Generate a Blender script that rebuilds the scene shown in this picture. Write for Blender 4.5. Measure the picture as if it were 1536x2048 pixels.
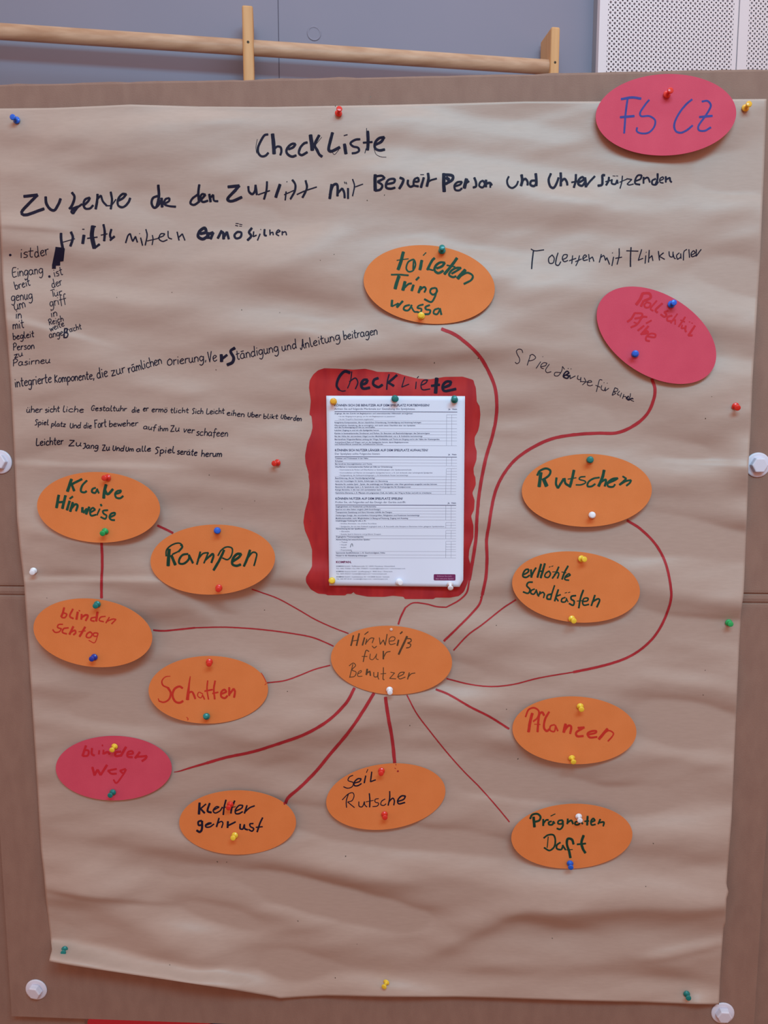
import bpy, bmesh, math
import numpy as np
from mathutils import Vector, Matrix, Quaternion

for o in list(bpy.data.objects):
    bpy.data.objects.remove(o)
SC = bpy.context.scene
COL = SC.collection

# ------------------------------------------------------------------ camera
F = 1540.0                                   # focal length in pixels of the 1536 x 2048 frame
PITCH, YAW, DIST = math.radians(7.0), math.radians(-2.6), 1.176
G = np.array([math.sin(YAW), math.cos(YAW), 0.0])
R = np.array([math.cos(YAW), -math.sin(YAW), 0.0])
ZUP = np.array([0.0, 0.0, 1.0])
FW = G * math.cos(PITCH) - ZUP * math.sin(PITCH)
UP = G * math.sin(PITCH) + ZUP * math.cos(PITCH)
CAM = np.array([0.0, 0.0, 1.26]) - FW * DIST
cd = bpy.data.cameras.new('camera')
cd.sensor_fit = 'VERTICAL'
cd.sensor_height = 36.0
cd.lens = F / 2048.0 * 36.0
cd.clip_start = 0.02
cam = bpy.data.objects.new('camera', cd)
COL.objects.link(cam)
m = Matrix.Identity(4)
for i in range(3):
    m[i][0], m[i][1], m[i][2], m[i][3] = R[i], UP[i], -FW[i], CAM[i]
cam.matrix_world = m
SC.camera = cam

# ------------------------------------------------------------------ light and exposure
SC.view_settings.view_transform = 'Standard'
SC.view_settings.look = 'None'
SC.view_settings.gamma = 1.0
SC.view_settings.exposure = 0.0
SC.view_settings.use_curve_mapping = False
W = bpy.data.worlds.new('room_light')
SC.world = W
W.use_nodes = True
bg = W.node_tree.nodes['Background']
bg.inputs[1].default_value = 0.80
_tc = W.node_tree.nodes.new('ShaderNodeTexCoord')       # warm floor bounce below, paler ceiling above
_sx = W.node_tree.nodes.new('ShaderNodeSeparateXYZ')
_mr = W.node_tree.nodes.new('ShaderNodeMapRange')
_cr = W.node_tree.nodes.new('ShaderNodeValToRGB')
W.node_tree.links.new(_tc.outputs['Generated'], _sx.inputs[0])
W.node_tree.links.new(_sx.outputs['Z'], _mr.inputs['Value'])
_mr.inputs['From Min'].default_value = -1.0
_mr.inputs['From Max'].default_value = 1.0
W.node_tree.links.new(_mr.outputs[0], _cr.inputs[0])
_cr.color_ramp.elements[0].position = 0.30
_cr.color_ramp.elements[0].color = (0.74, 0.21, 0.12, 1)
_cr.color_ramp.elements[1].position = 0.75
_cr.color_ramp.elements[1].color = (1.0, 0.665, 0.55, 1)
W.node_tree.links.new(_cr.outputs[0], bg.inputs[0])


def area(name, loc, target, sx, sy, power, col):
    l = bpy.data.lights.new(name, 'AREA')
    l.shape = 'RECTANGLE'
    l.size, l.size_y, l.energy, l.color = sx, sy, power, col
    o = bpy.data.objects.new(name, l)
    COL.objects.link(o)
    o.location = loc
    o.rotation_euler = (Vector(target) - Vector(loc)).to_track_quat('-Z', 'Y').to_euler()
    return o


area('overhead_light', (0.45, -1.9, 3.0), (0.0, 0.0, 1.1), 1.7, 0.5, 55, (0.30, 0.76, 0.98))
area('overhead_light', (0.5, 0.05, 3.8), (0.4, 1.2, 2.3), 2.6, 0.4, 16, (0.72, 0.84, 1.0))  # added light with no visible fitting, brightens the back wall and panels


# ------------------------------------------------------------------ helpers: pixels to the board
def rays(u, v):
    u = np.asarray(u, float); v = np.asarray(v, float)
    return FW + ((u - 768.0) / F)[..., None] * R + ((1024.0 - v) / F)[..., None] * UP


def on_plane(u, v, y=0.0):                   # where the sight line meets the upright plane Y = y
    d = rays(u, v)
    t = (np.asarray(y) - CAM[1]) / d[..., 1]
    return CAM + d * t[..., None]


_tbl = np.random.RandomState(7).rand(256, 256)


def vnoise(x, y, seed=0):
    x = np.asarray(x, float) + seed * 17.37; y = np.asarray(y, float) + seed * 5.91
    xi = np.floor(x).astype(int); yi = np.floor(y).astype(int)
    fx = x - xi; fy = y - yi
    fx = fx * fx * fx * (fx * (fx * 6 - 15) + 10); fy = fy * fy * fy * (fy * (fy * 6 - 15) + 10)
    g = lambda a, b: _tbl[a % 256, b % 256]
    return (g(xi, yi) * (1 - fx) + g(xi + 1, yi) * fx) * (1 - fy) + (g(xi, yi + 1) * (1 - fx) + g(xi + 1, yi + 1) * fx) * fy


def sstep(a, b, x):
    t = np.clip((x - a) / (b - a), 0, 1)
    return t * t * (3 - 2 * t)


# soft folds of the paper: (pixel from, pixel to, height, half width above, half width below, end fade)
FOLDS = [
    ((150, 1750), (480, 1950), 0.0065, 65, 55, .25), ((420, 1710), (800, 1840), -0.0035, 45, 45, .3),
    ((1060, 1800), (1470, 1795), 0.0085, 62, 40, .18), ((1060, 1668), (1480, 1672), 0.0045, 40, 45, .2), ((860, 1900), (1060, 1795), 0.0040, 40, 26, .25),
    ((960, 1915), (1460, 1925), 0.0028, 60, 30, .3), ((100, 1770), (330, 1800), 0.0022, 26, 8, .3),
    ((0, 452), (130, 462), 0.0012, 20, 5, .3), ((20, 930), (330, 938), 0.0022, 8, 55, .3),
    ((30, 1055), (230, 1075), 0.0035, 38, 26, .4), ((30, 1160), (420, 1158), 0.0025, 7, 60, .35),
    ((620, 720), (1050, 690), 0.0045, 60, 22, .3), ((330, 690), (760, 640), 0.0025, 50, 25, .4),
    ((820, 500), (1050, 560), 0.0030, 40, 40, .4), ((1080, 430), (1400, 330), 0.0030, 50, 35, .4),
    ((1000, 640), (1250, 560), 0.0025, 50, 35, .4), ((380, 1180), (480, 1260), -0.0018, 16, 16, .3),
    ((60, 330), (360, 300), 0.003, 45, 25, .4), ((150, 260), (640, 240), 0.0025, 26, 30, .4),
    ((1340, 925), (1510, 935), 0.0022, 8, 40, .3), ((1300, 1215), (1500, 1228), 0.0030, 40, 22, .3),
    ((300, 1470), (820, 1440), 0.003, 50, 40, .4), ((900, 1560), (1480, 1640), -0.003, 60, 50, .4),
    ((600, 1790), (900, 1850), -0.003, 40, 40, .4), ((480, 560), (680, 480), 0.0025, 40, 30, .4),
    ((1290, 1910), (1440, 1880), 0.0015, 10, 10, .3), ((20, 640), (200, 690), 0.0016, 8, 40, .4),
]
_folds = []
for p0, p1, a, wa, wb, fade in FOLDS:
    q = on_plane(np.array([p0[0], p1[0]]), np.array([p0[1], p1[1]]), -0.003)[:, [0, 2]]
    _folds.append((q[0], q[1], a, wa * 0.00077, wb * 0.00077, fade))
_bot = on_plane(np.array([98, 250, 450, 560, 770, 1100, 1438.0]), np.array([1923, 1947, 1977, 1996, 1994, 2000, 2008.0]), -0.003)


def relief(x, z):                            # how far the paper stands off the board, metres
    h = 0.0032 * (vnoise(x * 1.9 + z * .6, z * 9.5, 1) - .5) + 0.0052 * (vnoise(x * 4.5 - z * 2, z * 15 + x * 2, 2) - .5)
    h += 0.0040 * (vnoise(x * 6 - z * 3, z * 25 + x * 4, 6) - .5) + 0.0012 * (vnoise(x * 13 + z * 4, z * 40 - x * 9, 5) - .5)
    h += 0.0026 * (vnoise(x * 6 + z * 7, z * 9 - x * 5, 4) - .5) + 0.0004 * (vnoise(x * 16, z * 42, 3) - .5)
    for a, b, amp, wa, wb, fade in _folds:
        d = b - a; L = math.hypot(*d); t = ((x - a[0]) * d[0] + (z - a[1]) * d[1]) / L / L
        s = ((z - a[1]) * d[0] - (x - a[0]) * d[1]) / L      # above the fold when positive
        w = np.where(s > 0, wa, wb)
        h += amp * np.exp(-(s / w) ** 2) * sstep(-fade, fade, t) * (1 - sstep(1 - fade, 1 + fade, t))
    zb = np.interp(x, _bot[:, 0], _bot[:, 2])
    c = 1 - sstep(0.0, 0.050, z - zb)
    h += c * (0.017 * (1 - sstep(-.35, -.12, x)) + 0.0035)
    h += 0.006 * np.exp(-((x - .535) / .03) ** 2 - ((z - 1.335) / .03) ** 2)
    h += 0.004 * np.exp(-((x - .51) / .02) ** 2 - ((z - .46) / .02) ** 2)
    mid = sstep(.10, .16, np.hypot((x + .0) / 1.0, (z - 1.31) / 1.25))
    h = 0.0055 + 2.3 * h * (0.25 + 0.75 * mid)
    return 0.0010 + np.where(h > 0.0005, h, 0.0005 * np.exp(np.minimum((h - 0.0005) / 0.0005, 0)))


def on_paper(u, v, lift=0.0):
    u = np.asarray(u, float); v = np.asarray(v, float)
    p = on_plane(u, v, -0.004)
    for _ in range(3):
        p = on_plane(u, v, -(relief(p[..., 0], p[..., 2]) + lift))
    return p


# ------------------------------------------------------------------ helpers: meshes
def put(name, verts, faces, mat, parent=None, smooth=False, origin=None):
    verts = np.asarray(verts, float).reshape(-1, 3)
    if parent is not None:
        org = np.array(parent['_org'])
        off = np.zeros(3)
    else:
        org = np.array(origin) if origin is not None else (verts.min(0) + verts.max(0)) / 2
        off = org
    me = bpy.data.meshes.new(name)
    me.from_pydata((verts - org).tolist(), [], [list(map(int, f)) for f in faces])
    me.materials.append(mat)
    if smooth:
        me.polygons.foreach_set('use_smooth', [True] * len(me.polygons))
    me.update()
    o = bpy.data.objects.new(name, me)
    COL.objects.link(o)
    o['_org'] = [float(c) for c in org]
    if parent is not None:
        o.parent = parent
    o.location = off.tolist()
    return o


def tag(o, label, cat, group=None):
    o['label'] = label
    o['category'] = cat
    if group:
        o['group'] = group
    return o


def empty(name, org):
    o = bpy.data.objects.new(name, None)
    COL.objects.link(o)
    o.location = org
    o['_org'] = [float(c) for c in org]
    o.empty_display_size = 0.05
    return o


class Acc:                                   # collects verts and faces of ONE mesh
    def __init__(s):
        s.v, s.f, s.n = [], [], 0

    def add(s, v, f):
        v = np.asarray(v, float).reshape(-1, 3)
        s.v.append(v)
        s.f += [[i + s.n for i in q] for q in f]
        s.n += len(v)

    def box(s, lo, hi):
        x0, y0, z0 = lo; x1, y1, z1 = hi
        s.add([(x0, y0, z0), (x1, y0, z0), (x1, y1, z0), (x0, y1, z0), (x0, y0, z1), (x1, y0, z1), (x1, y1, z1), (x0, y1, z1)],
              [(0, 3, 2, 1), (4, 5, 6, 7), (0, 1, 5, 4), (1, 2, 6, 5), (2, 3, 7, 6), (3, 0, 4, 7)])

    def lathe(s, prof, n=20, org=(0, 0, 0), ax=None):
        # prof: (radius, height) pairs; axis +Z or the 3x3 matrix ax
        v = []; f = []
        for r_, h_ in prof:
            for k in range(n):
                a = 2 * math.pi * k / n
                v.append((r_ * math.cos(a), r_ * math.sin(a), h_))
        for i in range(len(prof) - 1):
            for k in range(n):
                k2 = (k + 1) % n
                f.append((i * n + k, i * n + k2, (i + 1) * n + k2, (i + 1) * n + k))
        f.append(list(range(n))[::-1]); f.append([(len(prof) - 1) * n + k for k in range(n)])
        v = np.array(v)
        if ax is not None:
            v = v @ np.array(ax).T
        s.add(v + np.array(org), f)

    def put(s, name, mat, parent=None, smooth=False, origin=None):
        return put(name, np.concatenate(s.v), s.f, mat, parent, smooth, origin)


def bevel(o, w, seg=2):
    md = o.modifiers.new('bevel', 'BEVEL')
    md.width = w; md.segments = seg; md.limit_method = 'ANGLE'; md.angle_limit = math.radians(35)


# ------------------------------------------------------------------ materials
def srgb(r, g, b):
    f = lambda c: c / 12.92 if c <= 0.04045 else ((c + 0.055) / 1.055) ** 2.4
    return (f(r / 255), f(g / 255), f(b / 255), 1)


def material(name, col, rough=.6, spec=.4, noise=None, col2=None, scale=(40, 40, 40), bump=0.0, bscale=None, metallic=0, detail=4, trans=0.0):
    mt = bpy.data.materials.new(name)
    mt.use_nodes = True
    nt = mt.node_tree
    b = nt.nodes['Principled BSDF']
    b.inputs['Base Color'].default_value = col
    b.inputs['Roughness'].default_value = rough
    b.inputs['Specular IOR Level'].default_value = spec
    b.inputs['Metallic'].default_value = metallic
    if trans:
        b.inputs['Transmission Weight'].default_value = trans
    tc = nt.nodes.new('ShaderNodeTexCoord')
    mp = nt.nodes.new('ShaderNodeMapping')
    mp.inputs['Scale'].default_value = scale
    nt.links.new(tc.outputs['Object'], mp.inputs['Vector'])
    nz = nt.nodes.new('ShaderNodeTexNoise')
    nz.inputs['Scale'].default_value = 1.0
    nz.inputs['Detail'].default_value = detail
    nt.links.new(mp.outputs[0], nz.inputs['Vector'])
    if col2 is not None:
        rp = nt.nodes.new('ShaderNodeValToRGB')
        rp.color_ramp.elements[0].position = .32; rp.color_ramp.elements[0].color = col
        rp.color_ramp.elements[1].position = .68; rp.color_ramp.elements[1].color = col2
        nt.links.new(nz.outputs['Fac'], rp.inputs[0])
        nt.links.new(rp.outputs[0], b.inputs['Base Color'])
    if bump:
        src = nz
        if bscale is not None:
            m2 = nt.nodes.new('ShaderNodeMapping'); m2.inputs['Scale'].default_value = bscale
            nt.links.new(tc.outputs['Object'], m2.inputs['Vector'])
            src = nt.nodes.new('ShaderNodeTexNoise'); src.inputs['Scale'].default_value = 1.0; src.inputs['Detail'].default_value = 3
            nt.links.new(m2.outputs[0], src.inputs['Vector'])
        bp = nt.nodes.new('ShaderNodeBump')
        bp.inputs['Strength'].default_value = bump; bp.inputs['Distance'].default_value = 0.001
        nt.links.new(src.outputs['Fac'], bp.inputs['Height'])
        nt.links.new(bp.outputs[0], b.inputs['Normal'])
    return mt


M = {}
M['kraft'] = material('kraft_paper', srgb(184, 158, 145), .47, .42, col2=srgb(188, 162, 149), scale=(60, 60, 300), bump=.08, bscale=(90, 90, 700))
M['board'] = material('cardboard', srgb(146, 112, 99), .8, .2, col2=srgb(153, 119, 105), scale=(60, 60, 25), bump=.3, bscale=(500, 500, 500))
M['orange'] = material('orange_card', srgb(226, 128, 69), .75, .2, col2=srgb(231, 133, 74), scale=(25, 25, 25), bump=.15, bscale=(700, 700, 700))
M['pink'] = material('pink_card', srgb(210, 74, 96), .75, .2, col2=srgb(216, 80, 101), scale=(25, 25, 25), bump=.15, bscale=(700, 700, 700))
M['white_paper'] = material('white_paper', srgb(230, 235, 254), .6, .3, col2=srgb(233, 238, 255), scale=(9, 9, 9))
M['red_paint'] = material('red_marker_paint', srgb(190, 46, 46), .55, .3, col2=srgb(168, 34, 42), scale=(60, 20, 14), detail=2)
M['red_ink'] = material('red_marker_ink', srgb(180, 46, 54), .6, .3, col2=srgb(166, 38, 46), scale=(60, 60, 60))
M['red_on_card'] = material('red_felt_pen', srgb(200, 46, 34), .6, .3, col2=srgb(208, 54, 40), scale=(90, 90, 90))
M['red_on_pink'] = material('red_felt_pen_on_pink', srgb(205, 36, 52), .6, .3, col2=srgb(198, 34, 48), scale=(90, 90, 90))
M['black_ink'] = material('black_marker_ink', srgb(24, 21, 40), .6, .15, col2=srgb(32, 28, 50), scale=(90, 90, 90))
M['green_ink'] = material('green_marker_ink', srgb(30, 80, 62), .6, .2, col2=srgb(24, 68, 54), scale=(90, 90, 90))
M['dark_green_ink'] = material('dark_green_marker_ink', srgb(26, 68, 52), .6, .2, col2=srgb(20, 56, 44), scale=(90, 90, 90))
M['blue_ink'] = material('blue_marker_ink', srgb(52, 50, 128), .6, .3, col2=srgb(60, 60, 140), scale=(90, 90, 90))
M['olive_ink'] = material('worn_dark_ink', srgb(84, 62, 44), .6, .3, col2=srgb(100, 66, 40), scale=(120, 120, 120))
M['print'] = material('navy_print', srgb(48, 50, 92), .6, .2)
M['rule'] = material('grey_rule_print', srgb(120, 118, 140), .6, .3)
M['plum'] = material('plum_print', srgb(120, 40, 92), .6, .3)
M['pale_print'] = material('pale_print', srgb(206, 160, 190), .6, .3)
M['wood'] = material('beech_wood', srgb(208, 178, 148), .45, .35, col2=srgb(182, 146, 116), scale=(3, 60, 60), bump=.1)
M['wood_post'] = material('beech_post_wood', srgb(216, 174, 122), .5, .3, col2=srgb(202, 156, 104), scale=(60, 60, 4), bump=.1)
M['wall'] = material('blue_grey_concrete', srgb(136, 140, 158), .75, .25, col2=srgb(142, 144, 161), scale=(2, 2, 2), bump=.1, bscale=(60, 60, 60))
M['return'] = material('pale_grey_lining', srgb(150, 156, 166), .6, .3)
M['panel'] = material('white_lacquered_panel', srgb(226, 226, 232), .5, .35)
M['cavity'] = material('dark_cavity', srgb(22, 22, 40), .9, .1)
M['floor'] = material('warm_bounce_brown', srgb(150, 100, 70), .5, .3, col2=srgb(130, 84, 56), scale=(3, 30, 3))  # unseen floor, brown chosen to bounce warm light onto the board
M['mat_red'] = material('red_vinyl', srgb(205, 42, 52), .6, .3)
M['mat_blue'] = material('navy_vinyl', srgb(44, 46, 84), .6, .3)
M['bolt'] = material('white_plastic', srgb(224, 218, 232), .4, .4)
M['steel'] = material('steel', srgb(170, 170, 175), .3, .5, metallic=1)
M['screw'] = material('dark_screw', srgb(70, 62, 50), .4, .5, metallic=.6)
PIN = {
    'red': material('red_plastic', srgb(226, 50, 40), .25, .5), 'yellow': material('yellow_plastic', srgb(246, 206, 62), .25, .5),
    'blue': material('blue_plastic', srgb(28, 96, 206), .25, .5), 'teal': material('dark_green_plastic', srgb(14, 122, 118), .25, .5),
    'green': material('bright_green_plastic', srgb(40, 168, 92), .25, .5), 'white': material('white_pin_plastic', srgb(242, 240, 248), .25, .5),
    'navy': material('dark_blue_plastic', srgb(34, 56, 160), .25, .5), 'amber': material('amber_plastic', srgb(240, 176, 50), .25, .5),
}

# ------------------------------------------------------------------ the room behind the board


def gplane(u, v, d0, alpha, back=0.0):       # sight line meets an upright plane turned by alpha
    d = rays(u, v)
    n = G * math.cos(alpha) - R * math.sin(alpha)
    t = (d0 * math.cos(alpha) + back) / (d @ n)
    return CAM + d * t[..., None]


def frame(alpha):                            # along, into the wall
    return R * math.cos(alpha) + G * math.sin(alpha), G * math.cos(alpha) - R * math.sin(alpha)


AL = math.radians(8.0)
al_x, al_n = frame(AL)
D0 = 2.30


def struct(o):
    o['kind'] = 'structure'
    return o


def boxdir(acc, org, ax, ay, az, lx, ly, lz):   # oriented box: corner org, axes and lengths
    o = np.array(org, float)
    c = [o + ax * a * lx + ay * b * ly + az * e * lz for e in (0, 1) for a, b in ((0, 0), (1, 0), (1, 1), (0, 1))]
    acc.add(c, [(0, 3, 2, 1), (4, 5, 6, 7), (0, 1, 5, 4), (1, 2, 6, 5), (2, 3, 7, 6), (3, 0, 4, 7)])


def ground(p):
    return np.array([p[0], p[1], 0.0])


wall_front = ground(CAM + G * D0) + al_n * (0.11 + D0 * 0)
a = Acc()
boxdir(a, wall_front - al_x * 4.0, al_x, al_n, ZUP, 8.0, 0.2, 4.2)
wall = struct(a.put('wall_back', M['wall']))
a = Acc()
a.box((-5, -4.5, -0.1), (5, 3.4, 0.0))
struct(a.put('floor', M['floor']))
# cast seam and round formwork mark in the concrete
p = gplane(np.array([556.0, 556.0]), np.array([40.0, 120.0]), D0, AL, 0.11)
a = Acc()
boxdir(a, np.array([p[0][0], p[0][1], 0.3]) - al_n * 0.0006, al_x, al_n, ZUP, 0.002, 0.003, 3.6)
a.put('wall_seam', material('seam_grey', srgb(88, 86, 100), .8, .2), wall)  # thin strip in a darker grey than the wall
p = gplane(np.array([628.0]), np.array([67.0]), D0, AL, 0.11)[0]
a = Acc()
rot = np.stack([al_x, ZUP, -al_n], 1)
rr = 0.0165
a.lathe([(rr, -0.001), (rr + .0035, -0.001), (rr + .004, .0006), (rr + .002, .0016), (rr, .001), (rr - .002, -.0005), (rr - .003, -.001)], 28, p, rot)
a.put('formwork_mark', M['wall'], wall, True)

# perforated white acoustic panels standing proud of the wall
AP = AL
ap_x, ap_n = frame(AP)
DP = 2.36
pitch = 10.95 / F * (DP / math.cos(0) * 1.0 / 1.067)


def panel_at(u, v):
    return gplane(np.array([float(u)]), np.array([float(v)]), DP, AP)[0]


pl = panel_at(1198, 70); pj = panel_at(1477, 70); h0 = panel_at(1219.5, 70)
pitch = float((panel_at(1461, 70) - h0) @ ap_x) / 26
ztop = panel_at(1220, 4)[2]
zrow = float(panel_at(1220, 4)[2] - panel_at(1220, 138.5)[2]) / 13


def perforated(start, cols, x_first, width):
    # start: front bottom-left corner on the floor line; holes from x_first
    ac = Acc(); n = 12; rh = 0.245 * pitch; dep = 0.012
    rows = 44; z1 = ztop + 10.5 * zrow; z0 = z1 - rows * zrow
    zc, xc = zrow / 2, pitch / 2
    sq = []; ci = []
    for k in range(n):
        t = 2 * math.pi * k / n
        c, s = math.cos(t), math.sin(t)
        q = 1 / max(abs(c), abs(s))
        sq.append((c * q * xc, s * q * zc)); ci.append((c * rh, s * rh))
    P = lambda x, z, y=0.0: start + ap_x * x + ZUP * z + ap_n * y
    for i in range(cols):
        for j in range(rows):
            x = x_first + i * pitch; z = z1 - (j + .5) * zrow
            v = [P(x + q[0], z + q[1]) for q in sq] + [P(x + q[0], z + q[1]) for q in ci] + [P(x + q[0], z + q[1], dep) for q in ci]
            f = []
            for k in range(n):
                k2 = (k + 1) % n
                f.append((k, k2, n + k2, n + k)); f.append((n + k, n + k2, 2 * n + k2, 2 * n + k))
            ac.add(v, f)
    xa = x_first - xc; xb = x_first + (cols - 1) * pitch + xc; zt = 3.3; zb = 0.1
    for x0, x1, za, zz in ((0, xa, zb, zt), (xb, width, zb, zt), (xa, xb, z1, zt), (xa, xb, zb, z0)):
        ac.add([P(x0, za), P(x1, za), P(x1, zz), P(x0, zz)], [(0, 1, 2, 3)])
    # rim round the sheet
    for (x0, z_0), (x1, z_1) in (((0, zb), (0, zt)), ((width, zt), (width, zb)), ((0, zt), (width, zt)), ((width, zb), (0, zb))):
        ac.add([P(x0, z_0), P(x1, z_1), P(x1, z_1, .018), P(x0, z_0, .018)], [(0, 1, 2, 3)])
    o = ac.put('acoustic_panel', M['panel'])
    bk = Acc()
    boxdir(bk, P(0.002, zb, .0125), ap_x, ap_n, ZUP, width + .001, .005, zt - zb)
    bk.put('cavity_backing', M['cavity'], o)  # near-black sheet, the shade behind holes and joint put into its colour
    return o


st = ground(pl); wid = float((pj - pl) @ ap_x) - 0.004; xf = float((h0 - pl) @ ap_x)
o = perforated(st, 27, xf, wid)
tag(o, 'white acoustic wall panel with rows of round holes, left of the dark panel joint', 'panel', 'perforated acoustic panels')
o = perforated(st + ap_x * (wid + 0.004), 27, float((panel_at(1500.5, 70) - pj) @ ap_x), wid)
tag(o, 'white perforated wall panel cut off by the right picture edge', 'panel', 'perforated acoustic panels')
a = Acc()
boxdir(a, st + ap_x * 0.001 + ap_n * 0.0185 + ZUP * .1, ap_x, ap_n, ZUP, 1.4, 0.24, 3.2)
struct(a.put('trim_1', M['return']))

# wall bars
bars = empty('wall_bars', ground(gplane(np.array([768.0]), np.array([100.0]), D0, AL)[0]).tolist())
tag(bars, 'wooden wall bars on the grey wall with one round rail above the cardboard board', 'wall bars')
zr = float(gplane(np.array([497.0]), np.array([94.0]), D0 + .02, AL)[0][2])


def post(u0, u1, vtop, depth=0.095):
    q = gplane(np.array([u0, u1, (u0 + u1) / 2.0]), np.array([100.0, 100.0, vtop]), D0, AL)
    w = float((q[1] - q[0]) @ al_x)
    b = Acc()
    boxdir(b, ground(q[0]), al_x, al_n, ZUP, w, depth, q[2][2])
    ob = b.put('post', M['wood_post'], bars)
    bevel(ob, 0.005, 3)
    sc = Acc()
    c = np.array([*(q[0] + al_x * w * .5)[:2], zr + .004]) - al_n * 0.0
    sc.lathe([(.0035, -.002), (.0035, .0006), (.002, .0010), (.0012, .0003)], 14, c, np.stack([al_x, ZUP, -al_n], 1))
    sc.put('screw', M['screw'], ob)
    return q[0], w


q1, w1 = post(485.5, 507.5, 10)
q2, w2 = post(1102, 1119.5, 53)
step = q2 - q1
q0 = q1 - step
b = Acc()
boxdir(b, ground(q0), al_x, al_n, ZUP, w1, .095, gplane(np.array([497.0]), np.array([10.0]), D0, AL)[0][2])
ob = b.put('post', M['wood_post'], bars); bevel(ob, .005, 3)
for k in range(4):
    b = Acc()
    z = zr - (0 if k == 0 else .33 + .15 * k)
    c0 = np.array([q0[0], q0[1], z]) + al_x * .01 + al_n * .024
    L = float((q2 - q0) @ al_x) + .005
    v = []; f = []; n = 24
    for e in (0, L):
        for i in range(n):
            t = 2 * math.pi * i / n
            v.append(c0 + al_x * e + al_n * .0165 * math.cos(t) + ZUP * .0205 * math.sin(t))
    f = [(i, (i + 1) % n, n + (i + 1) % n, n + i) for i in range(n)]
    b.add(v, f)
    b.put('rail', M['wood'], bars, True)

# gym mats on the floor behind the board
def at_floor(u, v, z):
    d = rays(np.array([float(u)]), np.array([float(v)]))[0]
    return CAM + d * ((z - CAM[2]) / d[2])


p0 = at_floor(171, 2044, .05); p1 = at_floor(418, 2046, .05)
a = Acc(); a.box((p0[0], p0[1] - .3, 0), (p1[0], p0[1] + .75, .05))
o = a.put('gym_mat', M['mat_red']); bevel(o, .008)
tag(o, 'red gym mat on the floor, peeking out below the cardboard board', 'mat')
a = Acc(); a.box((p1[0] + .004, p0[1] - .3, 0), (p1[0] + .9, p0[1] + .4, .045))
o = a.put('gym_mat', M['mat_blue']); bevel(o, .008)
tag(o, 'dark blue gym mat on the floor beside the red mat', 'mat')

# ------------------------------------------------------------------ cardboard pin board
XL, XR, ZB, ZT = -0.634, 0.6015, 0.390, 1.8875
ZC0, ZC1 = 1.1235, 1.1380
brd = empty('pin_board', (0.0, 0.02, 0.0))
tag(brd, 'brown cardboard pin board fixed with white plastic bolts behind the brown paper', 'board')
zs = [ZB + .002, ZB + .01, .6, .9, ZC0 - .006, ZC0 - .002, ZC0, ZC0 + .0025, (ZC0 + ZC1) / 2, ZC1 - .0025, ZC1, ZC1 + .002, ZC1 + .006, 1.5, 1.8, ZT - .004]
ys = [0, 0, 0, 0, 0, .0004, .0032, .0012, .0004, .0012, .0032, .0004, 0, 0, 0, 0]
nx = 90
xs = np.linspace(XL, XR, nx)
prof = [(y, z) for y, z in zip(ys, zs)]
v = []; f = []
rim = ZT + 0.0022 * (vnoise(xs * 30, xs * 0, 5) - .5) + .0012 * (vnoise(xs * 90, xs * 0, 6) - .5)
full = [(.013, ZB), (.004, ZB)] + prof + [(.001, None), (.011, None), (.013, ZT - .004)]
for i, x in enumerate(xs):
    for y, z in full:
        v.append((x, y, rim[i] - (.001 if y < .005 else .0) if z is None else z))
k = len(full)
for i in range(nx - 1):
    for j in range(k):
        j2 = (j + 1) % k
        f.append((i * k + j, (i + 1) * k + j, (i + 1) * k + j2, i * k + j2))
f.append(list(range(k))[::1]); f.append([(nx - 1) * k + j for j in range(k)][::-1])
ob = put('panel', v, f, M['board'], brd)
# fold-out legs behind the lower half
for x0, x1 in ((XL - .035, on_plane(np.array([172.0]), np.array([2044.0]), .022)[0][0]), (XR - .08, XR + .085)):
    a = Acc(); a.box((x0, .0165, 0.0), (x1, .030, 1.05))
    ob = a.put('leg', M['board'], brd); bevel(ob, .003)
# white plastic bolts: flat washer and six-sided head
for (u, vv, tx, tz) in ((0, 924, .1, .2), (1516, 930, .0, .0), (72, 1980, -.25, -.28), (1446, 2027, -.05, -.25)):
    c = on_plane(np.array([float(u)]), np.array([float(vv)]), -.002)[0]
    rot = np.stack([np.array([1, 0, 0.]), ZUP, np.array([0, -1, 0.])], 1)
    a = Acc()
    a.lathe([(.006, .0), (.0178, .0), (.0186, .0008), (.0180, .0019), (.016, .0024), (.006, .0026)], 36, (c[0], 0.0, c[2]), rot)
    w_ = a.put('bolt', M['bolt'], brd, True)
    ax = np.array([tx * .5, -1, tz * .5]); ax /= np.linalg.norm(ax)
    e1 = np.cross(ZUP, ax); e1 /= np.linalg.norm(e1); e2 = np.cross(ax, e1)
    a = Acc()
    a.lathe([(.0128, .0), (.0122, .0075), (.0108, .0088)], 6, (c[0], -.0018, c[2]), np.stack([e1, e2, ax], 1))
    hd = a.put('bolt_head', M['bolt'], w_); bevel(hd, .0012, 2)

# ------------------------------------------------------------------ brown paper
def poly_at(pts, t):                         # point at fraction t of a polyline (by length)
    pts = np.array(pts, float)
    L = np.r_[0, np.cumsum(np.hypot(*np.diff(pts, axis=0).T))]
    return np.stack([np.interp(t * L[-1], L, pts[:, 0]), np.interp(t * L[-1], L, pts[:, 1])], -1)


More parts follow.
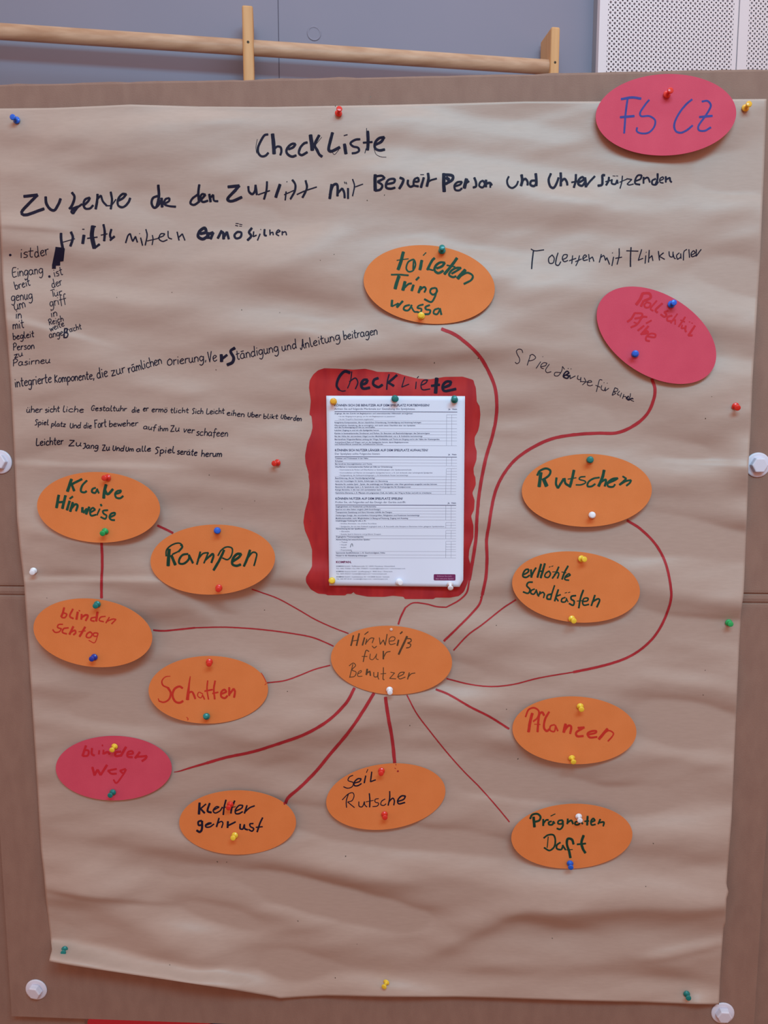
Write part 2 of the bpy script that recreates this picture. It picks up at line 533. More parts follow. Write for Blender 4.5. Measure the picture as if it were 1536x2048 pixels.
P_TOP = [(-6, 217), (100, 216), (200, 212), (260, 209), (400, 213), (540, 214), (768, 210), (900, 207), (1050, 203), (1190, 203), (1400, 199), (1533, 198)]
P_RIGHT = [(1533, 198), (1528, 340), (1520, 520), (1505, 760), (1501, 860), (1497, 930), (1495, 1000), (1489, 1150), (1487, 1190), (1482, 1225), (1478, 1300), (1470, 1480),
           (1463, 1640), (1455, 1740), (1453, 1768), (1457, 1785), (1453, 1797), (1451, 1845), (1447, 1856), (1446, 1870), (1441, 1940), (1438, 2009)]
P_LEFT = [(-6, 217), (-3, 400), (1, 470), (5, 560), (21, 760), (28, 900), (34, 1040), (41, 1110), (48, 1165), (57, 1300), (70, 1500), (82, 1700), (88, 1752), (92, 1800), (104, 1900), (101, 1910), (98, 1923)]
P_BOT = [(98, 1923), (150, 1932), (250, 1947), (350, 1962), (450, 1977), (545, 1993), (560, 1997), (600, 1994.5), (650, 1992), (768, 1994), (910, 1994), (1100, 2000), (1250, 2004), (1380, 2008), (1438, 2009)]
nu, nv = 300, 400
uu, vv = np.meshgrid(np.linspace(0, 1, nu + 1), np.linspace(0, 1, nv + 1))
T_ = poly_at(P_TOP, uu); B_ = poly_at(P_BOT, uu); L_ = poly_at(P_LEFT, vv); R_ = poly_at(P_RIGHT, vv)
c00, c10, c01, c11 = [np.array(p, float) for p in (P_TOP[0], P_TOP[-1], P_BOT[0], P_BOT[-1])]
U, V = uu[..., None], vv[..., None]
px = (1 - V) * T_ + V * B_ + (1 - U) * L_ + U * R_ - ((1 - U) * (1 - V) * c00 + U * (1 - V) * c10 + (1 - U) * V * c01 + U * V * c11)
pp = on_paper(px[..., 0], px[..., 1])
front = pp.reshape(-1, 3)
idx = lambda i, j: i * (nu + 1) + j
fs = [(idx(i, j), idx(i + 1, j), idx(i + 1, j + 1), idx(i, j + 1)) for i in range(nv) for j in range(nu)]
paper = put('brown_paper', front, fs, M['kraft'], None, True)
md = paper.modifiers.new('thickness', 'SOLIDIFY'); md.thickness = 0.00018; md.offset = -1
tag(paper, 'large creased sheet of brown kraft paper with handwriting and red marker lines', 'paper')


# ------------------------------------------------------------------ marker strokes
def parse(s):
    return [np.array([[float(c) for c in q.split(',')] for q in part.split()]) for part in s.split('|') if part.strip()]


def smooth_line(p, closed=False):
    # splits at sharp corners, Catmull-Rom in between; returns list of dense polylines
    if len(p) < 2:
        return [p]
    cuts = [0]
    for i in range(1, len(p) - 1):
        a = p[i] - p[i - 1]; b = p[i + 1] - p[i]
        na, nb = np.linalg.norm(a), np.linalg.norm(b)
        if na < 1e-6 or nb < 1e-6 or (a @ b) / (na * nb) < -0.25:
            cuts.append(i)
    cuts.append(len(p) - 1)
    out = []
    for c0, c1 in zip(cuts[:-1], cuts[1:]):
        q = p[c0:c1 + 1]
        if len(q) == 2:
            d = np.linalg.norm(q[1] - q[0])
            out.append(q[0] + (q[1] - q[0]) * np.linspace(0, 1, max(2, int(d / 25) + 2))[:, None])
            continue
        e = np.vstack([2 * q[0] - q[1], q, 2 * q[-1] - q[-2]])
        pts = []
        for i in range(len(q) - 1):
            p0, p1, p2, p3 = e[i:i + 4]
            t0 = 0; t1 = t0 + max(1e-4, np.linalg.norm(p1 - p0)) ** .5
            t2 = t1 + max(1e-4, np.linalg.norm(p2 - p1)) ** .5; t3 = t2 + max(1e-4, np.linalg.norm(p3 - p2)) ** .5
            n = 5
            for t in np.linspace(t1, t2, n, endpoint=(i == len(q) - 2)):
                A1 = (t1 - t) / (t1 - t0) * p0 + (t - t0) / (t1 - t0) * p1
                A2 = (t2 - t) / (t2 - t1) * p1 + (t - t1) / (t2 - t1) * p2
                A3 = (t3 - t) / (t3 - t2) * p2 + (t - t2) / (t3 - t2) * p3
                B1 = (t2 - t) / (t2 - t0) * A1 + (t - t0) / (t2 - t0) * A2
                B2 = (t3 - t) / (t3 - t1) * A2 + (t - t1) / (t3 - t1) * A3
                pts.append((t2 - t) / (t2 - t1) * B1 + (t - t1) / (t2 - t1) * B2)
        out.append(np.array(pts))
    return out


def WG(w):                                   # felt tips spread, pens do not
    return 1.12 if w > 13.5 else .9


class Ink:                                   # flat ribbons laid on a surface: one mesh
    def __init__(s):
        s.u, s.h, s.f, s.n, s.k = [], [], [], 0, 0

    def stroke(s, p, w, w1=None, nib=None, rough=.10):
        # p in photo pixels, w full width in pixels (w1: width at the end)
        for q in smooth_line(p):
            s.k += 1
            base = 0.00003 * ((s.k * 0.618) % 1)
            if len(q) < 2:
                q = np.vstack([q, q + [[0.4, 0.2]]])
            L0 = np.r_[0, np.cumsum(np.linalg.norm(np.diff(q, axis=0), axis=1))]
            if L0[-1] / (len(q) - 1) > 5:        # fine enough to follow the folds of the paper
                t_ = np.linspace(0, L0[-1], int(L0[-1] / 4) + 2)
                q = np.stack([np.interp(t_, L0, q[:, 0]), np.interp(t_, L0, q[:, 1])], 1)
            d = np.gradient(q, axis=0)
            d /= np.maximum(np.linalg.norm(d, axis=1), 1e-6)[:, None]
            n = np.stack([-d[:, 1], d[:, 0]], 1)
            m_ = len(q)
            ww = np.full(m_, float(w)) if w1 is None else np.linspace(w, w1, m_)
            if nib is not None:
                ang = np.arctan2(d[:, 1], d[:, 0])
                ww = ww * (0.62 + 0.5 * np.abs(np.sin(ang - nib)))
            L = np.r_[0, np.cumsum(np.linalg.norm(np.diff(q, axis=0), axis=1))]
            wl = 1 + rough * 2 * (vnoise(L / max(w, 3) * .8, L * 0 + s.k * 3.3, 8) - .5)
            wr = 1 + rough * 2 * (vnoise(L / max(w, 3) * .8, L * 0 + s.k * 3.3, 9) - .5)
            a = q + n * (ww * wl * .5)[:, None]; b = q - n * (ww * wr * .5)[:, None]
            hs = base + np.linspace(0, 0.00003, m_)
            i0 = s.n
            s.u.append(np.stack([a, b], 1).reshape(-1, 2)); s.h.append(np.repeat(hs, 2)); s.n += 2 * m_
            for i in range(m_ - 1):
                j = i0 + 2 * i
                s.f.append((j, j + 2, j + 3, j + 1))
            for e, sg in ((0, -1), (m_ - 1, 1)):         # rounded ends
                c = q[e]; r_ = ww[e] * .5
                t = np.linspace(-math.pi / 2, math.pi / 2, 5)[1:-1]
                cap = c + np.outer(np.cos(t) * r_ * .32, d[e] * sg) + np.outer(np.sin(t) * r_, n[e] * sg)
                j0 = s.n
                s.u.append(cap); s.h.append(np.full(3, hs[e])); s.n += 3
                ia, ib = i0 + 2 * e, i0 + 2 * e + 1
                s.f.append((ib, j0, j0 + 1, j0 + 2, ia) if sg > 0 else (ia, j0, j0 + 1, j0 + 2, ib))

    def dot(s, x, y, r):
        j = s.n; t = np.linspace(0, 2 * math.pi, 10)[:-1]
        s.u.append(np.stack([x + r * np.cos(t), y + r * np.sin(t)], 1)); s.h.append(np.full(9, .00004)); s.n += 9
        s.f.append(tuple(range(j, j + 9)))

    def traced(s, text, ox, oy, k, w, nib=None):
        # lines 'points @width' in the coordinates of an enlargement: origin ox, oy and factor k
        for part in text.split('|'):
            part = part.strip()
            if not part:
                continue
            wd = w; we = None
            if '@' in part:
                part, wt = part.split('@')
                if '>' in wt:
                    wd, we = [float(c) for c in wt.split('>')]
                else:
                    wd = float(wt)
            p = np.array([[float(c) for c in q.split(',')] for q in part.split()])
            s.stroke(p / k + [ox, oy], WG(wd) * wd / k, None if we is None else WG(max(wd, we)) * we / k, nib)

    def word(s, text, a, b, xh, w, ox=0, oy=0, k=1.0, slant=.12):
        # handwriting in single strokes from the base line point a to b
        x = 0; st = []
        for ch in text:
            if ch == ' ':
                x += .7; continue
            gl, adv = GLYPH[ch]
            for q in gl:
                st.append(q + [x, 0])
            x += adv
        a = np.array(a, float) / k + [ox, oy]; b = np.array(b, float) / k + [ox, oy]
        ax = (b - a) / (x - .15); n = np.linalg.norm(b - a)
        up = np.array([(b - a)[1], -(b - a)[0]]) / n * xh / k
        jt = np.random.RandomState(len(text) * 31 + int(a[0]))
        for q in st:
            wob = (jt.rand(*q.shape) - .5) * .07
            q = q + wob
            s.stroke(a + np.outer(q[:, 0] + slant * q[:, 1] * .6, ax) + np.outer(q[:, 1], up), .86 * w / k, rough=.08)

    def put(s, name, mat, parent, surf, lift=0.00025):
        u = np.concatenate(s.u); h = np.concatenate(s.h) + lift
        v = surf(u[:, 0], u[:, 1], h)
        o = put(name, v, s.f, mat, parent)
        o.visible_shadow = True
        return o


GL = {
    'a': ("0.75,0.85 0.4,1 0.08,0.65 0.1,0.2 0.38,0 0.7,0.3 0.78,0.9|0.78,0.9 0.75,0.3 0.95,0.02", 1.1),
    'b': ("0.1,1.9 0.12,0.05|0.1,0.6 0.4,0.98 0.75,0.7 0.7,0.2 0.35,0 0.1,0.15", .95),
    'c': ("0.75,0.85 0.45,1 0.1,0.6 0.15,0.15 0.45,0 0.8,0.15", .95),
    'd': ("0.7,0.75 0.4,0.98 0.08,0.6 0.12,0.15 0.4,0 0.72,0.3|0.8,1.9 0.74,0.5 0.8,0", 1.05),
    'e': ("0.1,0.5 0.5,0.6 0.75,0.8 0.5,1 0.15,0.75 0.1,0.3 0.35,0 0.8,0.15", .95),
    'f': ("0.75,1.75 0.5,1.9 0.35,1.5 0.32,-0.4|0,0.9 0.7,0.95", .8),
    'g': ("0.75,0.85 0.4,1 0.08,0.65 0.15,0.2 0.45,0.1 0.75,0.5|0.78,0.95 0.75,-0.4 0.4,-0.8 0.05,-0.6", 1.0),
    'h': ("0.1,1.9 0.1,0|0.1,0.6 0.45,1 0.7,0.75 0.72,0", .95),
    'i': ("0.15,0.95 0.15,0|0.17,1.4 0.2,1.52", .45),
    'k': ("0.1,1.8 0.1,0|0.7,1.05 0.12,0.5 0.75,0", .9),
    'l': ("0.12,1.9 0.1,0.3 0.25,0 0.45,0.08", .55),
    'm': ("0.08,1 0.08,0|0.08,0.6 0.35,1 0.55,0.7 0.55,0|0.55,0.6 0.85,1 1.05,0.7 1.05,0", 1.3),
    'n': ("0.08,1 0.08,0|0.08,0.6 0.4,1 0.68,0.7 0.7,0", .95),
    'o': ("0.4,1 0.08,0.6 0.12,0.15 0.42,0 0.75,0.35 0.7,0.8 0.4,1", .95),
    'p': ("0.1,1 0.1,-0.8|0.1,0.65 0.45,1 0.78,0.6 0.6,0.1 0.3,0 0.1,0.2", 1.0),
    'r': ("0.1,1 0.1,0|0.1,0.55 0.3,0.9 0.65,0.95", .75),
    's': ("0.65,0.9 0.35,1 0.12,0.75 0.6,0.35 0.5,0.05 0.05,0.05", .8),
    't': ("0.3,1.7 0.28,0.2 0.45,0 0.6,0.1|0,1.05 0.65,1.1", .78),
    'u': ("0.08,1 0.1,0.2 0.35,0 0.65,0.35|0.7,1 0.68,0.2 0.85,0", .98),
    'v': ("0.05,1 0.35,0 0.7,1", .85),
    'w': ("0.05,1 0.25,0 0.5,0.8 0.75,0 1,1", 1.15),
    'z': ("0.05,1 0.7,1 0.05,0 0.75,0.05", .9),
    'E': ("0.75,1.8 0.1,1.75 0.1,0 0.8,0.05|0.1,0.9 0.65,0.95", .95),
    'P': ("0.15,1.7 0.12,0|0,1.5 0.4,1.85 0.8,1.5 0.6,0.95 0.15,0.8", .95),
    'R': ("0.15,1.7 0.12,0|0,1.5 0.4,1.85 0.8,1.5 0.6,0.95 0.15,0.8|0.3,0.85 0.8,0", .95),
    'V': ("0.05,1.8 0.25,0 0.8,1.8", .85),
    'A': ("0,0.3 0.1,-0.1 0.3,0.2 0.65,1.9|0.65,1.9 0.6,0.5 0.75,0|0.3,0.7 0.75,0.75", .9),
    'G': ("0.85,1.5 0.5,1.75 0.1,1 0.3,0.1 0.8,0.3|0.9,0.85 0.5,0.8", 1.0),
    'S': ("0.8,1.6 0.4,1.8 0.15,1.4 0.5,0.9 0.55,0.2 0.1,-0.1", .9),
    'L': ("0.1,1.8 0.1,0 0.8,0.1", .9),
    'B': ("0.1,1.8 0.1,0|0.1,1.75 0.7,1.5 0.5,1 0.15,0.95|0.15,0.95 0.8,0.7 0.6,0.05 0.1,0", .95),
    'T': ("0,1.75 0.9,1.8|0.45,1.55 0.45,0", .7),
    'K': ("0.1,1.7 0.1,0|0.75,1.5 0.12,0.8 0.8,0", .95),
    'F': ("0.1,1.8 0.1,0|0.1,1.75 0.8,1.75|0.1,1 0.6,1", .9),
    'Z': ("0.05,1.6 0.75,1.6 0.05,0 0.8,0.05", 1.0),
    'U': ("0.1,1.6 0.1,0.3 0.4,0 0.7,0.3 0.75,1.5", 1.0),
    'O': ("0.5,1.3 0.1,0.8 0.15,0.15 0.5,0 0.9,0.4 0.85,1 0.5,1.3", 1.1),
    'J': ("0.1,1.4 0.6,1.5 0.5,0.2 0.1,-0.1", .8),
    ',': ("0.2,0.15 0.22,0.02 0.08,-0.3", .5),
}
for a_, b_ in (('ä', 'a'), ('ö', 'o'), ('ü', 'u')):
    GL[a_] = (GL[b_][0] + "|0.2,1.4 0.26,1.42|0.58,1.42 0.64,1.45", GL[b_][1])
GL['ā'] = (GL['a'][0] + "|0.2,1.4 0.75,1.46", GL['a'][1])
GLYPH = {k_: (parse(g_), w_) for k_, (g_, w_) in GL.items()}

onp = lambda u, v, h: on_paper(u, v, h)

# red marker lines of the mind map
LINES = [
    ("305,48 370,75 440,125 510,195 560,280 592,360 602,430 600,520 580,620 545,740 520,860 505,960 495,1080 490,1180 475,1280 455,1400@16|455,1400 440,1470 400,1510 330,1548@12>8|330,1548 280,1545 220,1530 150,1525 110,1550@8|110,1550 85,1600 72,1640@11", 770, 640, 2.695, 'marker_line'),
    ("1438,318 1455,370 1445,440 1410,510 1340,570 1250,608 1150,610 1020,618 900,640 790,690 700,755 640,830 600,910 575,1010 560,1110 548,1180 550,1280 545,1380 525,1480@15|525,1480 510,1530 460,1590 390,1660 318,1730@13", 770, 640, 2.695, 'marker_line'),
    ("705,1508 640,1550 520,1645 450,1695 370,1780@9", 770, 640, 2.695, 'marker_line'),
    ("1290,2 1350,40 1420,110 1465,190 1490,290 1495,360 1480,420 1450,490 1410,550 1350,605 1280,645 1170,680 1040,708@13|1040,708 880,735 760,765 660,775 560,765 450,738@7", 700, 1040, 2.327, 'marker_line'),
    ("400,788 460,812 560,870 650,915 740,972@11", 700, 1040, 2.327, 'marker_line'),
    ("265,815 310,900 370,980 450,1080 530,1170 600,1240 680,1330 742,1405@6.5", 700, 1040, 2.327, 'marker_line'),
    ("165,825 175,900 195,1010 208,1130@14", 700, 1040, 2.327, 'marker_line'),
    ("1495,790 1440,880 1390,960 1310,1070 1200,1200 1110,1310 1000,1420 920,1490 905,1525@19", 300, 1150, 3.339, 'marker_line'),
    ("1365,755 1320,840 1240,930 1150,1000 1020,1070 850,1130@18|850,1130 690,1180 500,1220 380,1255@17|380,1255 260,1290 190,1312 160,1316@14>4", 300, 1150, 3.339, 'marker_line'),
    ("780,720 900,705 1000,670 1100,630 1203,603@9.5", 300, 1150, 3.339, 'marker_line'),
    ("22,368 80,373 180,365 300,352@13|300,352 480,348 640,355 800,370 960,392 1080,415 1160,445 1225,475@10", 300, 1150, 3.339, 'marker_line'),
    ("680,95 740,115 850,155 980,225 1100,295 1220,350 1325,390@9", 300, 1150, 3.339, 'marker_line'),
    ("203,1082 204.5,1130 203,1160 203,1196@6", 0, 0, 1, 'marker_line'),
    ("315,1051 330,1058 346,1066@5", 0, 0, 1, 'marker_line'),
]
for s_, ox, oy, k, nm in LINES:
    ik = Ink(); ik.traced(s_, ox, oy, k, 10)
    ik.put(nm, M['red_ink'], paper, onp, 0.00036)

# painted red surround of the printed sheet
z1 = "150,85 200,68 320,72 440,80 540,72 600,85 640,98 780,100 860,125 980,155 1080,160 1200,140 1350,138 1440,165 1448,200 1460,230 1465,300 1470,375 1490,375 1498,450 1490,540 1478,590 1450,640 1450,700 1468,760 1465,830 1440,900 1445,958"
z2 = "1455,10 1460,80 1430,150 1450,210 1445,290 1420,340 1440,420 1440,520 1405,620 1400,690 1415,740 1405,830 1390,900 1360,970 1320,1005 1245,1018 1118,1018 1115,1030 865,1030 865,1012 770,1002 700,1012 560,1010 460,990 438,965 430,988 385,985 380,1000 220,998 220,990 150,985 90,950 50,890 48,850 100,760 100,620 75,540 40,460 28,390 40,300 70,190 80,80 70,5"
z3 = "75,958 45,850 42,790 60,690 90,620 105,560 95,460 78,460 85,390 90,340 75,230 80,170 110,120"
out = np.vstack([parse(z1)[0] / 4.151 + [600, 720], parse(z2)[0] / 4.151 + [600, 950], parse(z3)[0] / 4.151 + [600, 720]])


def resample(p, step):
    q = np.vstack([p, p[:1]]); L = np.r_[0, np.cumsum(np.hypot(*np.diff(q, axis=0).T))]
    # rounded a little between the traced points
    t = np.arange(0, L[-1], step)
    x = np.interp(t, L, q[:, 0]); y = np.interp(t, L, q[:, 1])
    for _ in range(1):
        x = .5 * x + .25 * (np.roll(x, 1) + np.roll(x, -1)); y = .5 * y + .25 * (np.roll(y, 1) + np.roll(y, -1))
    return np.stack([x, y], 1)


def flat_fill(name, pts, mat, parent, surf, lift, cell=7.0):
    bm = bmesh.new()
    vs_ = [bm.verts.new((x, y, 0)) for x, y in pts]
    fc = bm.faces.new(vs_)
    bmesh.ops.triangulate(bm, faces=[fc])
    lo, hi = pts.min(0), pts.max(0)
    for ax in (0, 1):
        for c in np.arange(lo[ax] + cell, hi[ax], cell):
            co = [0, 0, 0]; no = [0, 0, 0]; co[ax] = c; no[ax] = 1
            bmesh.ops.bisect_plane(bm, geom=bm.verts[:] + bm.edges[:] + bm.faces[:], plane_co=co, plane_no=no)
    bm.verts.index_update()
    p = np.array([v_.co[:2] for v_ in bm.verts])
    f_ = [[v_.index for v_ in fa.verts] for fa in bm.faces]
    bm.free()
    # make the faces look at the camera
    q = p[f_[0]]
    o = put(name, surf(p[:, 0], p[:, 1], np.full(len(p), lift)), f_, mat, parent, True)
    return o


frame_paint = flat_fill('painted_surround', resample(out, 2.5), M['red_paint'], paper, onp, 0.00024)
frame_paint['label'] = 'uneven red marker surround painted on the paper'
ik = Ink()
ik.traced("415,105 370,95 320,150 305,215 325,248@24>16|325,248 350,258 378,255@10|430,95 420,170 395,235@10|410,180 460,150 480,185 460,240@12|505,205 550,190 560,165 530,165 508,200 520,235 580,230@20|650,150 615,165 608,200 650,225 685,205@20|740,118 725,180 720,245@13|805,125 740,180 730,185 780,215@18|870,140 845,225 905,200@10|965,180 960,240@10|985,135 972,150@7|1005,210 1045,190 1060,165 1025,170 1005,205 1015,245 1080,240@11|1135,150 1130,210 1125,275@27|1090,215 1160,205@18|1185,230 1245,205 1255,180 1215,180 1185,215 1195,255 1295,240@20", 600, 720, 4.151, 12)
ik.put('lettering', M['black_ink'], frame_paint, onp, 0.00055)

# heading and the big marker sentence
ik = Ink()
ik.traced("228,142 195,150 160,200 130,270 130,320 160,358 200,355 232,325@21|122,190 108,270 115,330@6|272,138 282,230 288,335@32|288,290 320,262 352,270 360,310 350,348@20|430,290 480,268 500,238 470,235 425,270 410,310 430,345 470,362 508,350@22|618,222 585,232 545,280 535,330 560,348 618,318@22|648,148 660,220 668,300@34|735,150 690,250 715,300 740,345 765,362@25|760,170 700,245@6|868,125 845,210 830,295 850,310 940,270@27|865,320 885,342 930,295@6|985,238 1000,335@30|980,155 1015,145@12|1140,190 1095,195 1045,230 1070,260 1120,275 1130,305 1100,325 1060,330@20|1215,110 1220,200 1215,298@28|1170,225 1262,218@18|1205,80 1205,115@7|1200,280 1188,328@8|1290,245 1350,215 1380,170 1330,180 1290,225 1290,280 1330,300 1385,292@24|1280,290 1300,340 1350,365 1400,368@6", 490, 240, 4.955, 22)
ik.put('heading_handwriting', M['black_ink'], paper, onp)
ik = Ink()
ik.traced("182,203 288,192 240,240 165,328 185,345 338,297@21|350,205 355,255 385,300 415,310 445,270 465,220@19|552,172 572,205 548,280 532,298@18|545,300 600,280 560,335 548,318 590,290 630,262@16|640,275 680,235 690,212 655,225 640,265 655,295 690,295 715,270@16|750,185 745,245 735,300@18|745,225 775,195 790,240 820,275@15|850,168 860,230 850,300@16|820,275 855,270 890,225@11|900,240 945,215 970,185 940,185 905,230 910,275 945,285 985,250 1000,215@16", 0, 340, 3.84, 16)
ik.put('sentence_handwriting', M['black_ink'], paper, onp)
ik = Ink()
ik.traced("1215,115 1220,200 1205,280@19|1210,200 1175,215 1165,260 1185,290 1215,270 1235,235@17|1240,215 1245,285@19|1262,260 1300,235 1300,215 1270,225 1262,260 1290,275 1350,282@15", 0, 340, 3.84, 16)
ik.put('sentence_handwriting', M['black_ink'], paper, onp)
ik = Ink()
ik.traced("148,112 140,180 145,240@17|135,190 95,220 80,255 105,268 150,240@16|165,225 195,190 170,185 155,220 175,245 215,235@16|225,185 235,245@18|230,215 255,190 262,235 292,240@15|368,130 455,120 420,160 365,225 390,240 475,208@21|525,125 530,165 555,185 575,160 580,115 590,190@16|668,88 665,150 645,225@15|600,190 690,158@12|768,110 735,210@21|815,165 808,232@13|820,88 822,92@10|862,75 885,110 880,165 848,222@15|800,190 890,150@10|965,80 975,130 960,175 940,212@15|898,188 960,160 1050,130@12|1165,110 1150,220@20|1150,190 1180,115 1205,110 1210,200@18|1210,180 1245,140 1260,170 1265,215@16|1290,140 1290,220@15|1262,90 1268,105@8|1275,92 1280,108@8|1325,70 1340,120 1325,200@12|1345,130 1405,108@10", 360, 340, 3.84, 16)
ik.put('sentence_handwriting', M['black_ink'], paper, onp)
ik = Ink()
ik.traced("130,125 128,190 130,262@26|130,140 190,135 210,155 150,185 190,215 175,250 130,262@18|230,205 290,190 295,165 250,165 225,195 225,235 260,245 300,235@18|340,150 370,165 365,190 335,245@20|410,170 408,205 430,228 465,215@18|460,185 500,180 495,150 465,165 460,215 500,225@17|545,150 520,235@20|515,125 545,125@8|580,112 585,160 570,225@22|570,200 600,175 655,158@14|715,115 715,190 718,270@27|720,125 790,135 790,165 730,205@22|735,150 760,170@26|810,225 860,205 870,185 830,190 805,220 815,255 850,258 870,240@16|910,160 890,240@26|900,200 930,180@18|975,150 990,190 990,225 965,235@18|1050,175 1025,190 1018,220 1045,235 1065,205 1050,175@16|1075,170 1075,230@20|1080,200 1110,195 1125,215@18|1110,190 1112,235@14", 720, 320, 4.267, 16)
ik.put('sentence_handwriting', M['black_ink'], paper, onp)
ik = Ink()
ik.traced("75,140 60,180 75,225 105,238 140,215 155,180@15|185,125 190,180 180,220@22|185,190 215,160 235,185 235,215@17|305,115 310,170 308,220@22|300,175 265,180 260,210 290,222 310,200@18|435,115 415,170 430,225 455,238 480,205 500,150@18|518,108 520,170 518,222@20|520,185 550,160 570,185 575,215@18|648,122 645,180 630,235@18|610,190 675,180@14|675,190 715,165 705,145 675,165 668,205 700,220 725,190@18|725,150 735,230@22|735,225 770,180 810,138@16|895,130 875,130 875,170 870,210 835,220@19|930,145 925,180 905,215@16|900,185 960,170@12|955,165 955,200 985,205 1000,170 1005,200@14|962,135 985,137@7|992,135 1008,137@7|1045,135 1040,185 1025,242@12|1020,190 1090,160@10|1080,160 1125,165 1085,205 1100,213 1140,205@12|1155,180 1200,160 1210,130 1180,130 1155,165 1155,200 1195,210@14|1225,145 1225,200@14|1225,165 1260,150 1280,190@14|1345,115 1345,160 1330,205@16|1330,160 1300,175 1300,205 1330,210 1350,185@14|1365,175 1395,160 1390,145 1365,160 1368,190 1395,195@12|1415,140 1415,190@14|1420,165 1450,150 1455,180 1465,190@14", 1000, 320, 4.267, 14)
ik.put('sentence_handwriting', M['black_ink'], paper, onp)
ik = Ink()
ik.traced("468,485 470,540 480,595@19|545,475 560,520 540,585@18|480,555 575,528@8|645,500 635,565@22|632,455 648,455@9|715,430 705,500 715,560 725,600@29|670,525 748,515@12|715,430 735,435@12|725,600 765,570@16|795,418 805,480 800,545@17|775,500 825,490@10|855,455 845,500 855,525 880,510@16|880,510 845,540@14|965,560 985,500 1000,488 1012,530 1020,548 1040,510 1055,555@13|1080,520 1095,580@12|1070,487 1074,489@8|1120,455 1130,500 1115,578@12|1170,500 1175,530 1168,575@10|1130,545 1215,525@9|1215,520 1255,505 1265,490 1235,490 1222,530 1250,548 1285,535@11|1290,468 1295,520 1320,530@11|1360,475 1375,540@13|1370,520 1400,490 1420,540@12", 0, 340, 3.84, 12)
ik.put('sentence_handwriting', M['black_ink'], paper, onp)
ik = Ink()
ik.traced("155,490 200,475 190,445 150,470 140,510 175,530 210,510@21|215,480 215,525@26|225,490 255,480 235,530@20|320,465 290,525@18|310,480 330,480 335,530@20|335,520 360,475 375,530@17|440,475 418,500 430,525 465,515 470,480 440,475@16|428,410 450,412@8|425,425 445,430@8|455,415 478,420@7|455,430 475,432@6|552,445 530,478 547,505 518,540@17|566,472 562,512 588,500@12|615,490 595,540@12|618,455 622,458@8|650,455 650,500 665,505@14|690,458 692,500@12|694,485 712,478 716,500@11|740,485 770,470 755,460 738,490 760,505@12|785,470 785,500@12|790,480 810,475 818,500@12", 360, 340, 3.84, 12)
ik.put('sentence_handwriting', M['black_ink'], paper, onp)
blk = parse("710,215 775,222 820,225 830,240 812,400 770,405 770,455 715,458 715,497 665,497 665,450 690,330 705,255")[0] / 6.4 + [0, 460]
flat_fill('blacked_out_patch', blk, M['black_ink'], paper, onp, 0.00028)

# thin notes
ik = Ink()
for t_, a_, b_, xh in (('ist', (255, 358), (420, 345), 72), ('der', (445, 355), (625, 312), 72), ('Eingang', (165, 602), (550, 555), 66), ('breit', (195, 765), (390, 705), 55),
                       ('genug', (145, 912), (415, 880), 66), ('um', (190, 1030), (330, 985), 66), ('in', (200, 1135), (278, 1130), 62), ('mit', (165, 1272), (308, 1248), 62),
                       ('begleit', (165, 1405), (435, 1368), 46), ('Person', (165, 1540), (440, 1520), 50), ('zu', (185, 1640), (292, 1608), 40), ('Pasirneu', (165, 1742), (640, 1700), 48)):
    ik.word(t_, a_, b_, xh, 13, 0, 460, 6.4)
ik.dot(20.4, 510, 2.6)
ik.put('note_handwriting', M['black_ink'], paper, onp)
ik = Ink()
for t_, a_, b_, xh in (('ist', (695, 602), (805, 570), 60), ('der', (668, 745), (800, 700), 58), ('Tür', (655, 860), (795, 828), 50), ('griff', (640, 982), (850, 930), 62), ('in', (655, 1117), (735, 1098), 55),
                       ('Reich', (630, 1218), (815, 1165), 42), ('weite', (645, 1298), (825, 1225), 42), ('ange', (632, 1382), (810, 1345), 48), ('racht', (860, 1315), (1045, 1265), 40)):
    ik.word(t_, a_, b_, xh, 12, 0, 460, 6.4)
ik.traced("828,1258 818,1375@17|828,1262 862,1262 850,1305 825,1312@15|825,1312 868,1325 855,1372 815,1378@15", 0, 460, 6.4, 14)
ik.dot(632 / 6.4, 460 + 595 / 6.4, 2.6)
ik.put('note_handwriting', M['black_ink'], paper, onp)
ik = Ink()
for t_, a_, b_, xh in (('integrierte', (38, 517), (320, 478), 40), ('Komponente,', (342, 482), (648, 452), 36), ('die', (670, 450), (752, 432), 42), ('zur', (780, 432), (888, 402), 40),
                       ('rāmlichen', (912, 407), (1168, 335), 38), ('Orierung,', (1208, 350), (1510, 312), 38)):
    ik.word(t_, a_, b_, xh, 8.5, 20, 640, 3.84)
for t_, a_, b_, xh in (('Ve', (142, 325), (208, 312), 44), ('tāndigung', (357, 306), (680, 240), 40), ('und', (708, 240), (822, 215), 38), ('Anleitung', (850, 225), (1152, 150), 38), ('beitragen', (1180, 152), (1440, 110), 36)):
    ik.word(t_, a_, b_, xh, 8.5, 380, 640, 3.84)
ik.traced("240,265 242,320@22|245,300 285,268@18|345,215 312,238 335,290 325,325 285,345@21", 380, 640, 3.84, 20)
ik.put('note_handwriting', M['black_ink'], paper, onp)
ik = Ink()
